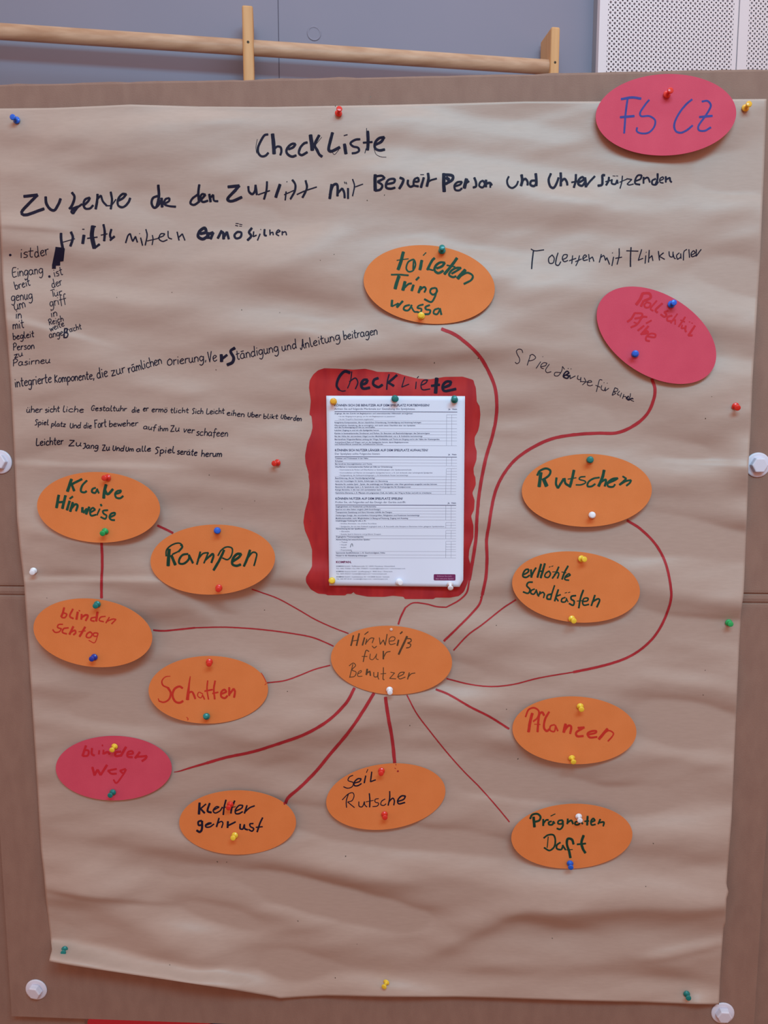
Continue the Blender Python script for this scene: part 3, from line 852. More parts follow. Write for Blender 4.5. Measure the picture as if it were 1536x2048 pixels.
for t_, a_, b_, xh in (('üher', (65, 180), (225, 178), 36), ('sicht', (255, 180), (405, 170), 34), ('liche', (435, 172), (650, 178), 34), ('Gestaltuhr', (725, 160), (1090, 165), 30), ('die', (1145, 178), (1222, 178), 30),
                       ('er', (1258, 165), (1312, 165), 34), ('ermö', (1345, 172), (1505, 178), 32), ('Spiel', (150, 305), (290, 306), 30), ('platz', (318, 318), (465, 325), 28), ('Und', (510, 338), (622, 338), 32),
                       ('die', (650, 338), (732, 340), 30), ('Fort', (765, 338), (885, 325), 46), ('beweher', (910, 325), (1205, 315), 34), ('auf', (1260, 346), (1385, 360), 30), ('ihm', (1410, 370), (1515, 370), 30)):
    ik.word(t_, a_, b_, xh, 10.5, 40, 790, 5.12)
for t_, a_, b_, xh in (('tlicht', (105, 182), (290, 182), 28), ('Sich', (325, 190), (442, 192), 30), ('Leicht', (475, 195), (658, 190), 32), ('eihen', (680, 205), (862, 225), 32), ('Uber', (895, 222), (1032, 230), 28),
                       ('blikt', (1055, 240), (1205, 243), 26), ('Uber', (1235, 240), (1352, 256), 26), ('den', (1365, 260), (1448, 266), 28), ('Zu', (105, 375), (198, 372), 38), ('ver', (235, 380), (348, 392), 36), ('schafeen', (370, 412), (695, 426), 40)):
    ik.word(t_, a_, b_, xh, 10.5, 320, 790, 5.12)
ik.put('note_handwriting', M['black_ink'], paper, onp)
ik = Ink()
for t_, a_, b_, xh in (('Leichter', (165, 518), (442, 505), 42), ('Zu', (495, 522), (628, 522), 36), ('Jany', (640, 545), (800, 550), 34), ('Zu', (840, 570), (918, 566), 36), ('Und', (945, 568), (1062, 576), 32), ('Um', (1080, 576), (1162, 578), 28), ('alle', (1190, 580), (1338, 574), 30), ('Spiel', (1380, 598), (1580, 592), 36)):
    t_ = t_.replace('y', 'g')
    ik.word(t_, a_, b_, xh, 12, 40, 790, 5.12)
for t_, a_, b_, xh in (('seräte', (172, 605), (378, 620), 36), ('herum', (420, 630), (632, 632), 36)):
    ik.word(t_, a_, b_, xh, 12, 320, 790, 5.12)
ik.put('note_handwriting', M['black_ink'], paper, onp)
ik = Ink()
ik.traced("208,118 200,180 195,248@11|190,102 215,115 285,108@9|345,145 320,170 325,205 350,205 360,170 345,145|388,130 375,175 372,215 390,222 408,195@10|420,180 450,165 455,145 430,145 420,175 435,195 460,185|495,150 488,210|470,188 520,170|545,150 535,190 518,225|515,195 560,175|570,175 598,155 585,145 570,165 575,185 605,180|612,140 618,195|618,175 640,160 650,192|705,140 690,200|700,165 722,150 735,185 745,165 765,215|795,160 782,225|785,130 788,132|835,98 835,150 820,215|808,170 855,162|922,90 918,160 918,232@11|888,115 975,118|1000,105 975,185 1010,170|1030,150 1025,208|1032,125 1034,127|1055,110 1050,200|1055,170 1075,150 1082,188|1122,118 1130,185|1160,130 1128,155 1168,178|1200,120 1205,155 1225,160 1230,122|1230,140 1240,170 1248,172|1275,130 1255,150 1262,178 1285,160 1285,135 1288,172|1305,185 1310,120 1330,105|1345,105 1350,165|1365,145 1390,130 1380,115 1362,135 1368,158 1395,150|1400,105 1398,155 1435,105", 1010, 470, 3.657, 9)
ik.put('note_handwriting', M['black_ink'], paper, onp)
ik = Ink()
ik.traced("188,135 178,105 145,97 122,115 130,150 155,200 150,235 125,250 108,235|268,165 235,268|262,165 290,152 325,185 300,210 250,222|378,230 330,300|400,175 402,177@10|375,285 430,270 445,245 410,240 380,270 385,295 410,305|470,255 430,320 445,345 490,335|630,310 610,280 600,330 560,380 525,375 530,345 590,345|625,380 680,350 660,330 625,360 620,390 660,405 680,380 640,370@14|690,370 665,410@10|668,300 672,304@10|697,304 701,308@10|690,375 690,410 745,380@10|775,375 768,410 795,420 805,395 800,445|840,400 855,440 820,475|805,440 885,445|880,450 920,445 910,430 880,435 875,475 905,485 930,475|1030,425 1005,420 985,480 968,548|960,480 1010,500|1025,480 1020,520 1050,535 1065,500 1060,540 1100,510|1048,450 1051,453@10|1082,455 1085,458@10|1165,505 1135,585@10|1165,505 1195,520 1190,540 1150,545 1175,565 1140,585|1215,540 1190,575 1215,585|1235,560 1220,605|1260,575 1245,620|1250,600 1280,600 1285,625|1330,565 1325,600 1310,625|1310,595 1290,615 1310,635 1335,620@14|1335,620 1360,625 1345,615 1335,635 1365,650", 1010, 680, 5.297, 9)
ik.put('note_handwriting', M['black_ink'], paper, onp)
ik = Ink(); rs = np.random.RandomState(3)
for x, y in [(670, 212), (741, 193), (682, 204), (1424, 793), (1411, 1340), (434, 1723), (453, 1724), (339, 1929), (670, 1955), (1104, 1876), (1160, 1255), (734, 400), (640, 520), (1411, 836), (714, 1888)] + [(rs.uniform(60, 1440), rs.uniform(240, 1950)) for _ in range(34)]:
    ik.stroke(np.array([[x, y], [x + rs.uniform(-1.5, 1.5), y + rs.uniform(0, 2)]]), rs.uniform(.9, 1.8))
o = ik.put('speck', M['screw'], paper, onp); o['kind'] = 'stuff'

# ------------------------------------------------------------------ oval cards
CARDS = []


class Card:
    def __init__(s, word, u, v, w, h, ox, colour, bend, label, group, spin=0.0):
        # centre, half width, half height and shift of the topmost point, in photo pixels
        s.c = np.array([u, v], float); s.w, s.h = w, h
        k = -ox * h
        s.A = np.array([[w, 0], [k / w, math.sqrt(h * h - k * k / w / w)]])
        s.Ai = np.linalg.inv(s.A)
        t = np.linspace(0, 2 * math.pi, 40); rr_ = np.linspace(0, 1, 8)
        q = (s.A @ np.stack([np.outer(rr_, np.cos(t)).ravel(), np.outer(rr_, np.sin(t)).ravel()])).T + s.c
        p = on_plane(q[:, 0], q[:, 1], -.004)
        s.base = float(relief(p[:, 0], p[:, 2]).max()) + .0005
        s.bend = bend
        n = 120; nr = 10
        t = np.linspace(0, 2 * math.pi, n, endpoint=False)
        uv = [s.c[None, :]]
        for r_ in np.linspace(0, 1, nr + 1)[1:]:
            uv.append((s.A @ np.stack([r_ * np.cos(t), r_ * np.sin(t)])).T + s.c)
        uv = np.vstack(uv)
        v0 = s.at(uv[:, 0], uv[:, 1], 0); N = len(v0)
        v1 = v0 + [0, .0004, 0]
        f0 = [(0, 1 + (k + 1) % n, 1 + k) for k in range(n)]
        for i in range(nr - 1):
            a0 = 1 + i * n; b0 = a0 + n
            f0 += [(a0 + k, a0 + (k + 1) % n, b0 + (k + 1) % n, b0 + k) for k in range(n)]
        rim0 = 1 + (nr - 1) * n
        fs_ = [f_[::-1] for f_ in f0] + [[N + i for i in f_] for f_ in f0]
        fs_ += [(rim0 + k, rim0 + (k + 1) % n, N + rim0 + (k + 1) % n, N + rim0 + k) for k in range(n)]
        s.o = put('oval_card', np.vstack([v0, v1]), [f_[::-1] for f_ in fs_], M[colour], None, True)
        md_ = s.o.modifiers.new('edge', 'EDGE_SPLIT'); md_.split_angle = math.radians(40)
        tag(s.o, label, 'card', group)
        s.word = word
        CARDS.append(s)

    def at(s, u, v, lift):
        u = np.asarray(u, float); v = np.asarray(v, float)
        q = s.Ai @ np.stack([u - s.c[0], v - s.c[1]])
        b = s.bend
        y = s.base + b[0] * np.clip(-q[0], 0, 2) ** 2 + b[1] * np.clip(q[0], 0, 2) ** 2 + b[2] * np.clip(q[1], 0, 2) ** 2 + lift
        return on_plane(u, v, -y)

    def text(s, strokes, ox, oy, k, w, mat, nib=None, name='lettering'):
        for line in strokes.split('||'):         # one part for each written line
            i_ = Ink(); i_.traced(line, ox, oy, k, w, nib)
            i_.put(name, M[mat], s.o, lambda u, v, h: s.at(u, v, h), 0.00018)


OG, PG = 'orange oval cards', 'pink oval cards'
c = Card('FS CZ', 1332, 229.5, 140.5, 81.6, 7, 'pink', (.002, .001, .0015), 'pink oval card with blue letters FS CZ at the top right', PG)
c.text("300,328 400,312 490,322@21|362,320 345,440 328,655@17|290,502 425,490@20|568,335 530,380 480,465 490,490 570,490 625,530 615,595 560,650 490,655 450,635 452,600@16||980,330 920,380 840,490 808,580 825,635 870,650 930,625 985,580@17|1075,350 1130,345 1160,385 1140,440 1100,500 1040,590 1045,625 1100,632 1160,598@17|1050,500 1175,488@19", 1180, 130, 4.8, 18, 'blue_ink')
c = Card('toileten', 858.4, 569, 131.2, 78.9, -15, 'orange', (.002, .002, .003), 'orange oval card at top centre with green words toileten Tring wassa', OG)
c.text("495,122 470,220 440,303@30|428,208 548,192@12|585,200 545,225 525,290 545,322 590,315 620,250 600,200 580,205@15|600,215 595,300@16|685,208 665,305@28|698,158 728,128@13|815,185 790,210 740,305@24|745,295 800,310@15|835,290 890,270 920,235 880,228 830,260 815,310 850,338 905,315@23|1045,185 990,260 915,350@27|940,258 1025,275@15|990,345 1050,310 1085,285 1040,285 980,320 965,360 1005,380 1035,370@20|1130,305 1050,395@32|1070,375 1150,335 1205,365 1195,405 1115,450@19||370,355 460,355 548,362@16|452,370 430,430 412,500@32|512,425 490,515@29|495,500 550,450 580,445@18|600,460 580,520@24|625,410 655,380@20|675,475 650,540@24|655,520 710,480 725,500 710,535@18|825,490 780,500 770,535 800,560 840,525 830,490@18|840,510 815,590 780,635 710,605@18||380,615 375,680@22|378,680 440,650@15|440,645 430,690 490,625@20|560,665 510,680 500,710 540,722 570,690 580,665@18|575,680 610,735 640,735@15|700,660 650,675 640,695 680,705 670,740 630,735@17|765,665 720,690 730,710 770,720 760,755 710,760@18|860,700 815,715 805,750 840,760 870,710@17|870,700 885,765@19", 710, 480, 5.12, 20, 'green_ink')
c = Card('Rollschtül', 1313, 670.4, 119.5, 97.4, -48.7, 'pink', (.004, .001, .002), 'pink oval card tilted down to the right, red words Rollschtül Pfibe', PG)
c.text("600,150 570,220 525,280@30|600,150 680,155 690,200 620,235@26|610,235 580,300@24|650,250 620,280 630,310 670,310 690,270 650,250@18|760,235 690,330 720,350@18|825,265 745,345 770,370@22|890,350 845,365 870,395 850,420 805,390@20|935,405 885,420 880,460 930,470@20|995,385 955,440 920,490@16|930,465 970,450 970,505@16|1085,420 1010,530@18|1030,455 1080,475@14|1050,510 1040,550 1080,545@16|1090,520 1085,570 1095,590@20|1125,475 1140,478@11|1155,488 1170,492@11|1195,520 1120,630 1165,630@22||510,375 470,440 425,475@22|510,375 595,385 585,420 510,440@20|650,420 600,420 540,500 465,540@20|500,480 550,500@14|615,520 545,575@20|700,460 640,492@18|665,525 580,620@22|590,615 660,600 650,580 600,600@20|650,640 740,650 745,620 690,610 640,650 640,685 680,695@18", 1180, 560, 5.69, 20, 'red_on_pink')
c = Card('Klare', 197.1, 1014.6, 123, 70.7, -6, 'orange', (.001, .0015, .003), 'orange oval card with green words Klare Hinweise', OG)
c.text("455,155 410,290@30|570,155 450,215@24|455,210 485,285@24|625,170 570,230 560,290 600,300 620,285@21|720,250 685,265 680,295 715,305 735,270@20|735,260 755,310@18|835,215 815,290 808,365@30|820,270 850,320 910,265@26|930,320 990,300 1000,280 960,285 935,315 945,355 985,365 1022,340@20||315,330 290,470@28|390,335 355,478@28|305,410 370,405@22|435,395 405,495@26|435,370 470,345@20|470,410 440,510@26|450,480 500,430 520,440 505,505@23|575,465 575,520@26|585,525 625,480 615,540 650,460@24|665,520 715,490 690,470 660,500 670,555 725,545@19|765,480 735,550@16|775,430 785,450@20|855,495 800,505 810,535 840,555 825,590 775,570@18|885,570 930,545 930,525 890,535 872,570 890,600 930,605@20", 60, 930, 5.486, 22, 'green_ink')
c = Card('Rampen', 425.5, 1119.2, 124.6, 70.1, 6, 'orange', (.0012, .0012, .0015), 'orange oval card with the single green word Rampen', OG)
c.text("275,360 268,450 262,550@34|240,440 245,370 310,310 390,292 425,320 400,370 310,420@16|405,310 425,330 380,390@20|300,430 345,540@30|490,415 430,425 390,480 390,520 440,525 500,470 500,425 545,520@22|630,390 590,535@20|600,480 660,410 720,400 670,520@17|690,480 770,410 780,430 755,515@22|900,370 860,460 780,600@26|830,435 870,370 930,335 990,350 985,430 940,480 880,460@16|1000,500 1070,450 1095,415 1050,415 1000,470 995,530 1040,550 1090,535@26|1195,370 1170,450 1125,555@26|1170,460 1230,395 1270,410 1262,470 1240,550@17", 290, 1035, 5.69, 20, 'dark_green_ink')
c = Card('blinden Schtog', 185.7, 1265.6, 118.8, 68.9, -17, 'orange', (.003, .002, .002), 'orange oval card with red words blinden Schtog at the left paper edge', OG)
c.text("445,200 430,260 410,305@21|415,310 450,315 475,275 440,260@16|545,215 510,300 550,325@18|600,250 585,335@24|612,232 625,238@14|645,275 640,335@20|645,310 690,285 715,290 690,350@21|825,250 810,355@24|800,310 755,320 750,345 790,355@16|915,300 860,310 845,345 895,360@14|960,310 920,375@14|925,360 1000,330 1035,335 985,385@14||430,390 380,395 370,425 415,440 390,475 340,480 315,450@14|495,430 440,440 425,480 475,500@16|550,415 505,505@22|520,480 570,460 575,490 550,510@18|685,420 620,530@22|610,475 690,465@12|740,475 705,500 700,535 740,540 765,500 740,475@16|825,490 785,490 780,520 820,525 830,490@14|830,510 790,600 725,572@12", 50, 1180, 5.69, 18, 'red_on_card')
c = Card('Schatten', 416.6, 1379.6, 119.5, 67.7, 2, 'orange', (.001, .001, .0012), 'orange oval card with the single red word Schatten', OG)
c.text("345,298 290,305 250,350 260,400 320,430@9>18|320,430 350,490 330,560 270,595 215,580@24>14|215,580 208,552@12|485,435 450,415 395,440 370,510 400,585 450,600 490,580@22|572,300 560,380 540,565@12>34|550,490 590,475 630,555@20|715,500 670,480 655,520 690,545 715,510@13|710,510 735,562@15|770,348 762,450 780,562@15|735,468 825,450@17|855,350 840,440 850,560@18|825,495 890,480@17|930,500 985,475 960,450 925,480 925,530 965,548 995,520@20|1015,425 1015,520@20|1020,500 1065,440 1080,470 1070,540@21", 280, 1300, 5.69, 18, 'red_on_card')
c.text("1380,260 1410,310 1436,368@9|1442,376 1420,398@8||530,765 548,785 540,798@10", 280, 1300, 5.69, 9, 'red_on_card', name='marker_spot')
c = Card('blinden weg', 227.5, 1536.3, 116, 64.5, 0, 'pink', (.003, .003, .002), 'pink oval card with red words blinden weg at the lower left', PG)
c.text("445,210 405,330@24|410,330 465,325 475,270 430,260@21|515,240 515,310 545,325@22|600,265 595,310@19|635,200 640,215@15|650,260 645,310@19|655,300 700,285 720,310@24|910,225 850,330@26|850,280 790,290 790,330 850,325@24|930,310 990,300 980,275 930,290 930,335 985,345@21|1070,285 1015,355@24|1030,340 1150,330 1140,355 1095,390@23||520,460 545,555@25|545,550 580,490 615,550 690,435@25|700,500 800,480@20|700,500 740,535 800,535@20|905,480 840,500 880,530 910,485@20|905,500 860,570 795,645 765,605@18", 95, 1455, 5.796, 22, 'red_on_pink')
c = Card('Kletter', 475.3, 1644.9, 116.8, 64.3, 0, 'orange', (.0012, .0015, .001), 'orange oval card with black words Kletter gehrust near the bottom', OG)
c.text("320,240 312,375@26|395,255 325,315@16|330,310 380,362@20|440,245 415,340 460,355@22|480,330 550,290 520,285 480,330 500,360 560,335 590,290@14|632,205 610,290 600,382@18|590,300 660,285@10|735,215 700,300 690,365@18|685,300 745,285@10|740,340 820,300 830,270 790,270 745,320 745,365 780,370 830,345@16|880,270 850,365@18|860,345 910,300 970,275@16||345,450 305,465 310,505 350,500@20|350,455 345,560 320,585 285,565@24|385,510 460,480 430,478 390,505 395,525 440,525 490,490@16|550,420 520,525@18|535,480 580,460 595,480 580,535@14|655,460 650,535@22|655,510 745,465@18|800,490 800,545 830,550 850,495 855,545 890,560@18|955,485 915,490 920,520 960,545 940,575 900,555@16|1065,415 1030,490 1000,585@18|985,530 1065,522@14", 345, 1565, 5.908, 18, 'black_ink')
c.text("1318,235 1325,260@16", 345, 1565, 5.908, 12, 'red_ink', name='marker_spot')
c = Card('Seil', 771.6, 1593.2, 119.2, 66.6, 20, 'orange', (.0015, .001, .0012), 'orange oval card with black words Seil Rutsche at bottom centre', OG)
c.text("383,235 340,255 325,295 385,320 375,365 320,385 272,368|400,325 460,305 478,275 440,275 395,320 400,355 440,355 480,330@14|530,240 512,325@15|555,165 538,205@10|600,195 585,310 645,288@14||330,450 305,530 308,610@13|258,520 330,450 380,438 395,470 370,530 320,545 400,610@12|450,540 455,595 490,600 515,540 520,580 545,602@13|572,445 578,540 575,605@14|530,545 620,525@10|680,505 640,515 640,545 680,560 665,590 610,598@12|755,510 715,535 705,575 740,585 765,565@13|808,420 808,500 790,585@14|800,540 845,500 862,530 855,582@14|900,540 975,510 990,475 945,475 900,530 910,565 985,550@16", 640, 1510, 5.796, 13, 'black_ink')
c.text("878,104 882,118@9||865,150 880,158@8||898,194 908,182@18", 640, 1510, 5.796, 9, 'red_ink', name='marker_spot')
c = Card('Hinweiß', 783, 1320.4, 121.2, 68.9, -8, 'orange', (.001, .001, .001), 'orange oval card with words Hinweiß für Benutzer where the red lines meet', OG)
c.text("345,200 318,315@15|410,178 380,315@15|335,262 405,250@9|470,225 445,310@15|470,190 512,158@12|495,240 480,300@13|485,285 540,230 575,230 555,285@11|555,318 578,340 605,320@11|635,225 645,300@11|645,300 680,250 700,310 722,185@12|740,265 800,255 810,225 775,215 745,245 755,300 815,290@10|850,250 835,315@16|868,182 892,158@14|945,210 850,412@20|930,235 985,240 990,265 950,285 985,300 975,330 935,340@13||520,380 490,365 470,420 455,495@12|440,435 500,435@9|535,405 530,460 560,470 595,430 605,405 600,460 625,470@9|680,375 680,465@15|685,440 715,390 758,378@11||340,520 320,600 305,665@10|297,540 345,508 370,535 330,585 375,610 360,655 300,668@10|395,630 435,605 430,590 400,610 395,655 445,655@9|500,575 490,640@18|495,620 530,600 535,650@14|572,610 578,660 610,660 620,610 620,670 630,690@11|680,558 680,620 678,690 690,695@12|650,630 710,625@9|760,610 805,620 750,680 820,685@10|835,665 900,635 915,610 870,615 845,650 860,685 925,665@11|970,615 950,690@13|955,670 990,630 1035,620@11", 645, 1235, 5.585, 12, 'olive_ink')
c = Card('Rutschen', 1173.7, 980.7, 130, 72.9, 2, 'orange', (.003, .001, .002), 'orange oval card with the single green word Rutschen on the right side', OG)
c.text("275,265 265,340 255,415@32|235,295 260,250 330,222 375,245 365,290 300,340@21|300,330 335,410@36|440,320 435,390 455,430 510,340 515,330@22|525,325 535,380 570,405@22|625,240 605,330 580,420@27|560,335 650,320@13|745,308 690,315 680,335 740,355 750,370 700,395 645,395@14|895,318 830,330 775,370 770,410 810,412 850,385@18|945,240 925,320 885,410@28|905,370 960,340 965,355 950,410@22|980,380 1060,345 1090,325 1040,330 985,370 985,410 1040,415 1060,390@19|1140,305 1180,330 1105,395@17|1110,395 1180,355 1230,345 1220,370 1180,405@18", 1030, 895, 5.297, 20, 'green_ink')
c = Card('Sandkästen', 1152.1, 1174, 127.8, 71.4, -15, 'orange', (.003, .001, .0015), 'orange oval card with green words erHöhte Sandkästen', OG)
c.text("200,320 250,290 255,262 225,265 195,310 195,340 230,348 265,325@17|280,265 285,350@20|285,340 310,285 335,245@17|390,205 350,350@21|430,200 385,355@21|365,285 415,280@14|475,280 440,305 430,340 465,350 490,310 475,280@15|475,240 490,232@10|500,232 520,225@10|580,235 545,310 510,360@17|530,320 570,295 580,310 565,360@15|510,290 560,290@10|680,225 640,300 615,370@18|610,290 660,300@11|650,350 705,325 690,310 655,335 645,370 690,380@15||298,400 250,405 235,440 270,480 250,520 195,505@17|320,475 285,490 280,520 310,530 335,495@15|335,480 355,545@15|380,500 360,555@15|370,530 410,510 425,530 415,570@15|535,435 510,510 490,590@15|500,530 460,540 455,580 490,585@18|575,480 535,605@18|600,535 550,560 575,605@15|650,565 615,580 610,610 650,612 665,580@15|660,570 680,615@13|645,518 668,512@10|680,515 702,508@10|765,545 715,555 715,585 745,605 735,650 690,630@17|845,485 815,570 795,680@18|775,605 830,600@11|840,610 890,600 895,575 855,575 835,615 850,648 905,640@15|970,540 950,600 930,655@18|945,610 1005,580 1020,590 990,670@17", 1010, 1090, 5.39, 16, 'dark_green_ink')
c = Card('Pflanzen', 1148.9, 1460.6, 124, 67.8, -6, 'orange', (.003, .001, .0015), 'orange oval card with the single red word Pflanzen', OG)
c.text("300,255 275,350 258,460@28|225,295 260,215 320,195 370,230 360,300 310,345@17|430,280 410,245 380,260 365,350 358,460@22|322,375 388,378@10|485,240 440,320 430,420 460,450 485,430@21|545,380 500,395 495,440 540,455 555,400@15|550,385 580,450@17|665,372 645,465@28|655,440 700,390 725,400 715,480@22|800,415 870,410 780,470 790,505 860,505@22|915,490 1000,465 1000,450 940,455 905,480 930,520 1010,515@20|1125,425 1030,540@28|1060,500 1140,445 1190,475 1180,505 1130,562@15", 1010, 1380, 5.486, 20, 'red_on_card')
c = Card('Prägnaten', 1143.7, 1672.4, 121.1, 64.9, 7, 'orange', (.002, .0012, .001), 'orange oval card with green words Prägnaten Daft at the lower right', OG)
c.text("325,250 335,365@28|285,270 310,225 370,215 405,250 390,290 345,305@21|435,275 435,350@20|440,320 470,285 495,285@18|530,300 500,310 500,335 540,335 550,300 565,325@19|520,240 572,215@13|655,285 610,295 605,325 650,325 655,285@18|660,295 655,360 625,390 590,380@19|715,270 710,330@20|715,310 755,290 775,330@20|830,300 800,310 800,335 840,335 860,305 885,330@18|940,240 935,345@22|905,300 955,295@16|980,310 1025,290 1005,268 980,295 985,340 1030,335@18|1085,275 1060,330@18|1070,315 1125,310 1118,355@18||492,475 480,600@13|440,490 490,455 550,455 572,500 560,590 505,632 445,598@18|630,540 590,570 590,610 640,620 660,580@18|655,570 690,625@18|780,560 760,505 715,500 705,560 730,640 745,715@25|700,625 770,620@11|895,460 870,540 885,610 915,660@27|820,562 920,552@19", 1010, 1590, 5.69, 18, 'dark_green_ink')

# ------------------------------------------------------------------ printed check list sheet
SH = [(652.5, 791.5), (930, 792.3), (926.5, 1160), (919, 1173.8), (658.5, 1171.2)]
sc_ = np.array([790.0, 982.0])
q_ = on_plane(np.linspace(650, 930, 30)[None, :].repeat(40, 0), np.linspace(791, 1174, 40)[:, None].repeat(30, 1), -.004)
S_BASE = float(relief(q_[..., 0], q_[..., 2]).max()) + .0008


def at_sheet(u, v, lift=0.0):
    u = np.asarray(u, float); v = np.asarray(v, float)
    a_ = np.clip((v - 1060) / 115.0, 0, 2); r_ = np.clip((u - 840) / 90.0, 0, 2); l_ = np.clip((720 - u) / 70.0, 0, 1)
    y = S_BASE + .0006 * np.sin((v - 791) / 383 * math.pi * 3 + u / 90) + .0022 * a_ ** 2 * r_ + .001 * l_ * np.sin((v - 791) / 383 * math.pi) ** 2 + .0007
    return on_plane(u, v, -(y + lift))


tt = np.linspace(0, 1, 33)
ed = lambda p, n: np.array(p[0]) + (np.array(p[1]) - np.array(p[0])) * np.linspace(0, 1, n)[:, None]
gv = np.linspace(0, 1, 41); gu = np.linspace(0, 1, 29)
vs_ = []
right = np.vstack([ed((SH[1], SH[2]), 39), ed((SH[2], SH[3]), 3)[1:]])
for i, t in enumerate(gv):
    l = np.array(SH[0]) + (np.array(SH[4]) - np.array(SH[0])) * t
    for s_ in gu:
        vs_.append(l + (right[i] - l) * s_)
vs_ = np.array(vs_)
p_ = at_sheet(vs_[:, 0], vs_[:, 1]); N = len(p_)
f_ = [(i * 29 + j, (i + 1) * 29 + j, (i + 1) * 29 + j + 1, i * 29 + j + 1) for i in range(40) for j in range(28)]
sheet = put('printed_sheet', p_, f_, M['white_paper'], None, True)
md = sheet.modifiers.new('thickness', 'SOLIDIFY'); md.thickness = .0002; md.offset = -1
tag(sheet, 'white printed sheet with a check list table inside the painted red surround', 'printed sheet')

_dg = bpy.context.evaluated_depsgraph_get


def text_mesh(s, bold=0.0):
    cu = bpy.data.curves.new('t', 'FONT')
    cu.body = s; cu.size = 1.0; cu.offset = bold; cu.resolution_u = 2
    ob_ = bpy.data.objects.new('t', cu)
    COL.objects.link(ob_)
    bpy.context.view_layer.update()
    me = ob_.evaluated_get(_dg()).to_mesh()
    v = np.array([x.co[:] for x in me.vertices]).reshape(-1, 3)[:, :2]
    f = [list(p.vertices) for p in me.polygons]
    ob_.evaluated_get(_dg()).to_mesh_clear()
    bpy.data.objects.remove(ob_); bpy.data.curves.remove(cu)
    return v, f


class Print:
    def __init__(s):
        s.u, s.f, s.n = [], [], 0

    def text(s, t, x0, x1, yc, cap, ox, oy, k, bold=0.0):
        v, f = text_mesh(t, bold)
        lo, hi = v[:, 0].min(), v[:, 0].max()
        x = x0 + (v[:, 0] - lo) / (hi - lo) * (x1 - x0)
        y = yc + cap / 2 - v[:, 1] / 0.73 * cap
        s.u.append(np.stack([x / k + ox, y / k + oy], 1)); s.f += [[i + s.n for i in q] for q in f]; s.n += len(v)

    def line(s, x0, y0, x1, y1, w, ox, oy, k):
        a = np.array([x0, y0], float); b = np.array([x1, y1], float); d = b - a; d /= np.linalg.norm(d); n = np.array([-d[1], d[0]]) * w / 2
        m_ = max(2, int(np.linalg.norm(b - a) / 60) + 2); t = np.linspace(0, 1, m_)[:, None]; q = a + (b - a) * t
        u = np.stack([q + n, q - n], 1).reshape(-1, 2)
        s.u.append(u / k + [ox, oy]); s.f += [(s.n + 2 * i, s.n + 2 * i + 2, s.n + 2 * i + 3, s.n + 2 * i + 1) for i in range(m_ - 1)]; s.n += len(u)

    def put(s, name, mat, parent, lift):
        u = np.concatenate(s.u)
        return put(name, at_sheet(u[:, 0], u[:, 1], np.full(len(u), lift)), s.f, M[mat], parent)


Z1 = (600, 720, 4.151); Z2 = (600, 950, 4.151)
heads = [("KÖNNEN SICH DIE BENUTZER AUF DEM SPIELPLATZ FORTBEWEGEN?", 285, 1075, 375, Z1), ("KÖNNEN SICH NUTZER LÄNGER AUF DEM SPIELPLATZ AUFHALTEN?", 290, 1062, 748, Z1), ("KÖNNEN NUTZER AUF DEM SPIELPLATZ SPIELEN?", 294, 853, 195, Z2)]
subs = [("Achten Sie auf folgende Merkmale zur Gestaltung des Spielplatzes.", 285, 957, 405, Z1), ("Der Spielplatz sollte Folgendes bieten:", 290, 665, 778, Z1), ("Prüfen Sie, ob Folgendes auf das Design der Geräte zutrifft:", 294, 878, 225, Z2)]
bold1 = [("Zugänge, die den Zutritt mit Begleitperson und unterstützenden Hilfsmitteln ermöglichen:", 286, 938, 444), ("Integrierte Komponenten, die zur räumlichen Orientierung, Verständigung und Anleitung beitragen", 287, 1006, 518),
         ("Übersichtliche Gestaltung, die es ermöglicht, sich leicht einen Überblick über den Spielplatz", 287, 958, 543), ("und die Fortbewegung auf ihm zu verschaffen", 287, 622, 558), ("Leichter Zugang zu und um alle Spielgeräte herum", 287, 655, 583),
         ("Kanten in kontrastierenden Strukturen und Farben, für Benutzer mit Beeinträchtigungen des Sehvermögens", 287, 1077, 608), ("Bei der Höhe der verwendeten Hügel wurden Mobilitätshilfsmittel, wie z. B. Rollstühle berücksichtigt", 288, 1017, 633),
         ("Barrierefreie Wegeoberflächen entlang der Wege, Parkbänke und Tische am Eingang und in der Nähe der Klettergeräte", 288, 1158, 658), ("Ausreichend Platz auf Wegen und um die Spielgeräte herum, damit Begleitpersonen", 289, 900, 683), ("und Rollstuhlfahrer aneinander vorbeikommen können", 289, 688, 698),
         ("Toiletten und Trinkwasser in der Nähe", 290, 566, 816), ("Schatten", 291, 356, 839), ("Barrierefreie Sitzmöglichkeiten und Tische", 291, 598, 863), ("Oberflächen in kontrastierenden Farben als Hilfe zur Orientierung:", 291, 768, 887), ("Beschilderung, die zur Verständigung beiträgt", 292, 622, 980)]
reg1 = [("• Ist der Eingang breit genug, um ihn mit Begleitperson zu passieren?", 318, 790, 468), ("• Ist der Türgriff in Reichweite angebracht?", 318, 610, 492), ("• Kontrastierende Farben auf Oberflächen an Spielübergängen oder Spielzonenwechseln", 324, 925, 911),
        ("• Kontrastfarben auf Flächen um bewegliche Spielgeräte herum, z. B. sich drehende oder schwingende Spielgeräte", 324, 1100, 936), ("• Farbgestaltung, die Sehbeeinträchtigungen, z. B. farbenblinde Nutzer berücksichtigt", 324, 897, 957)]
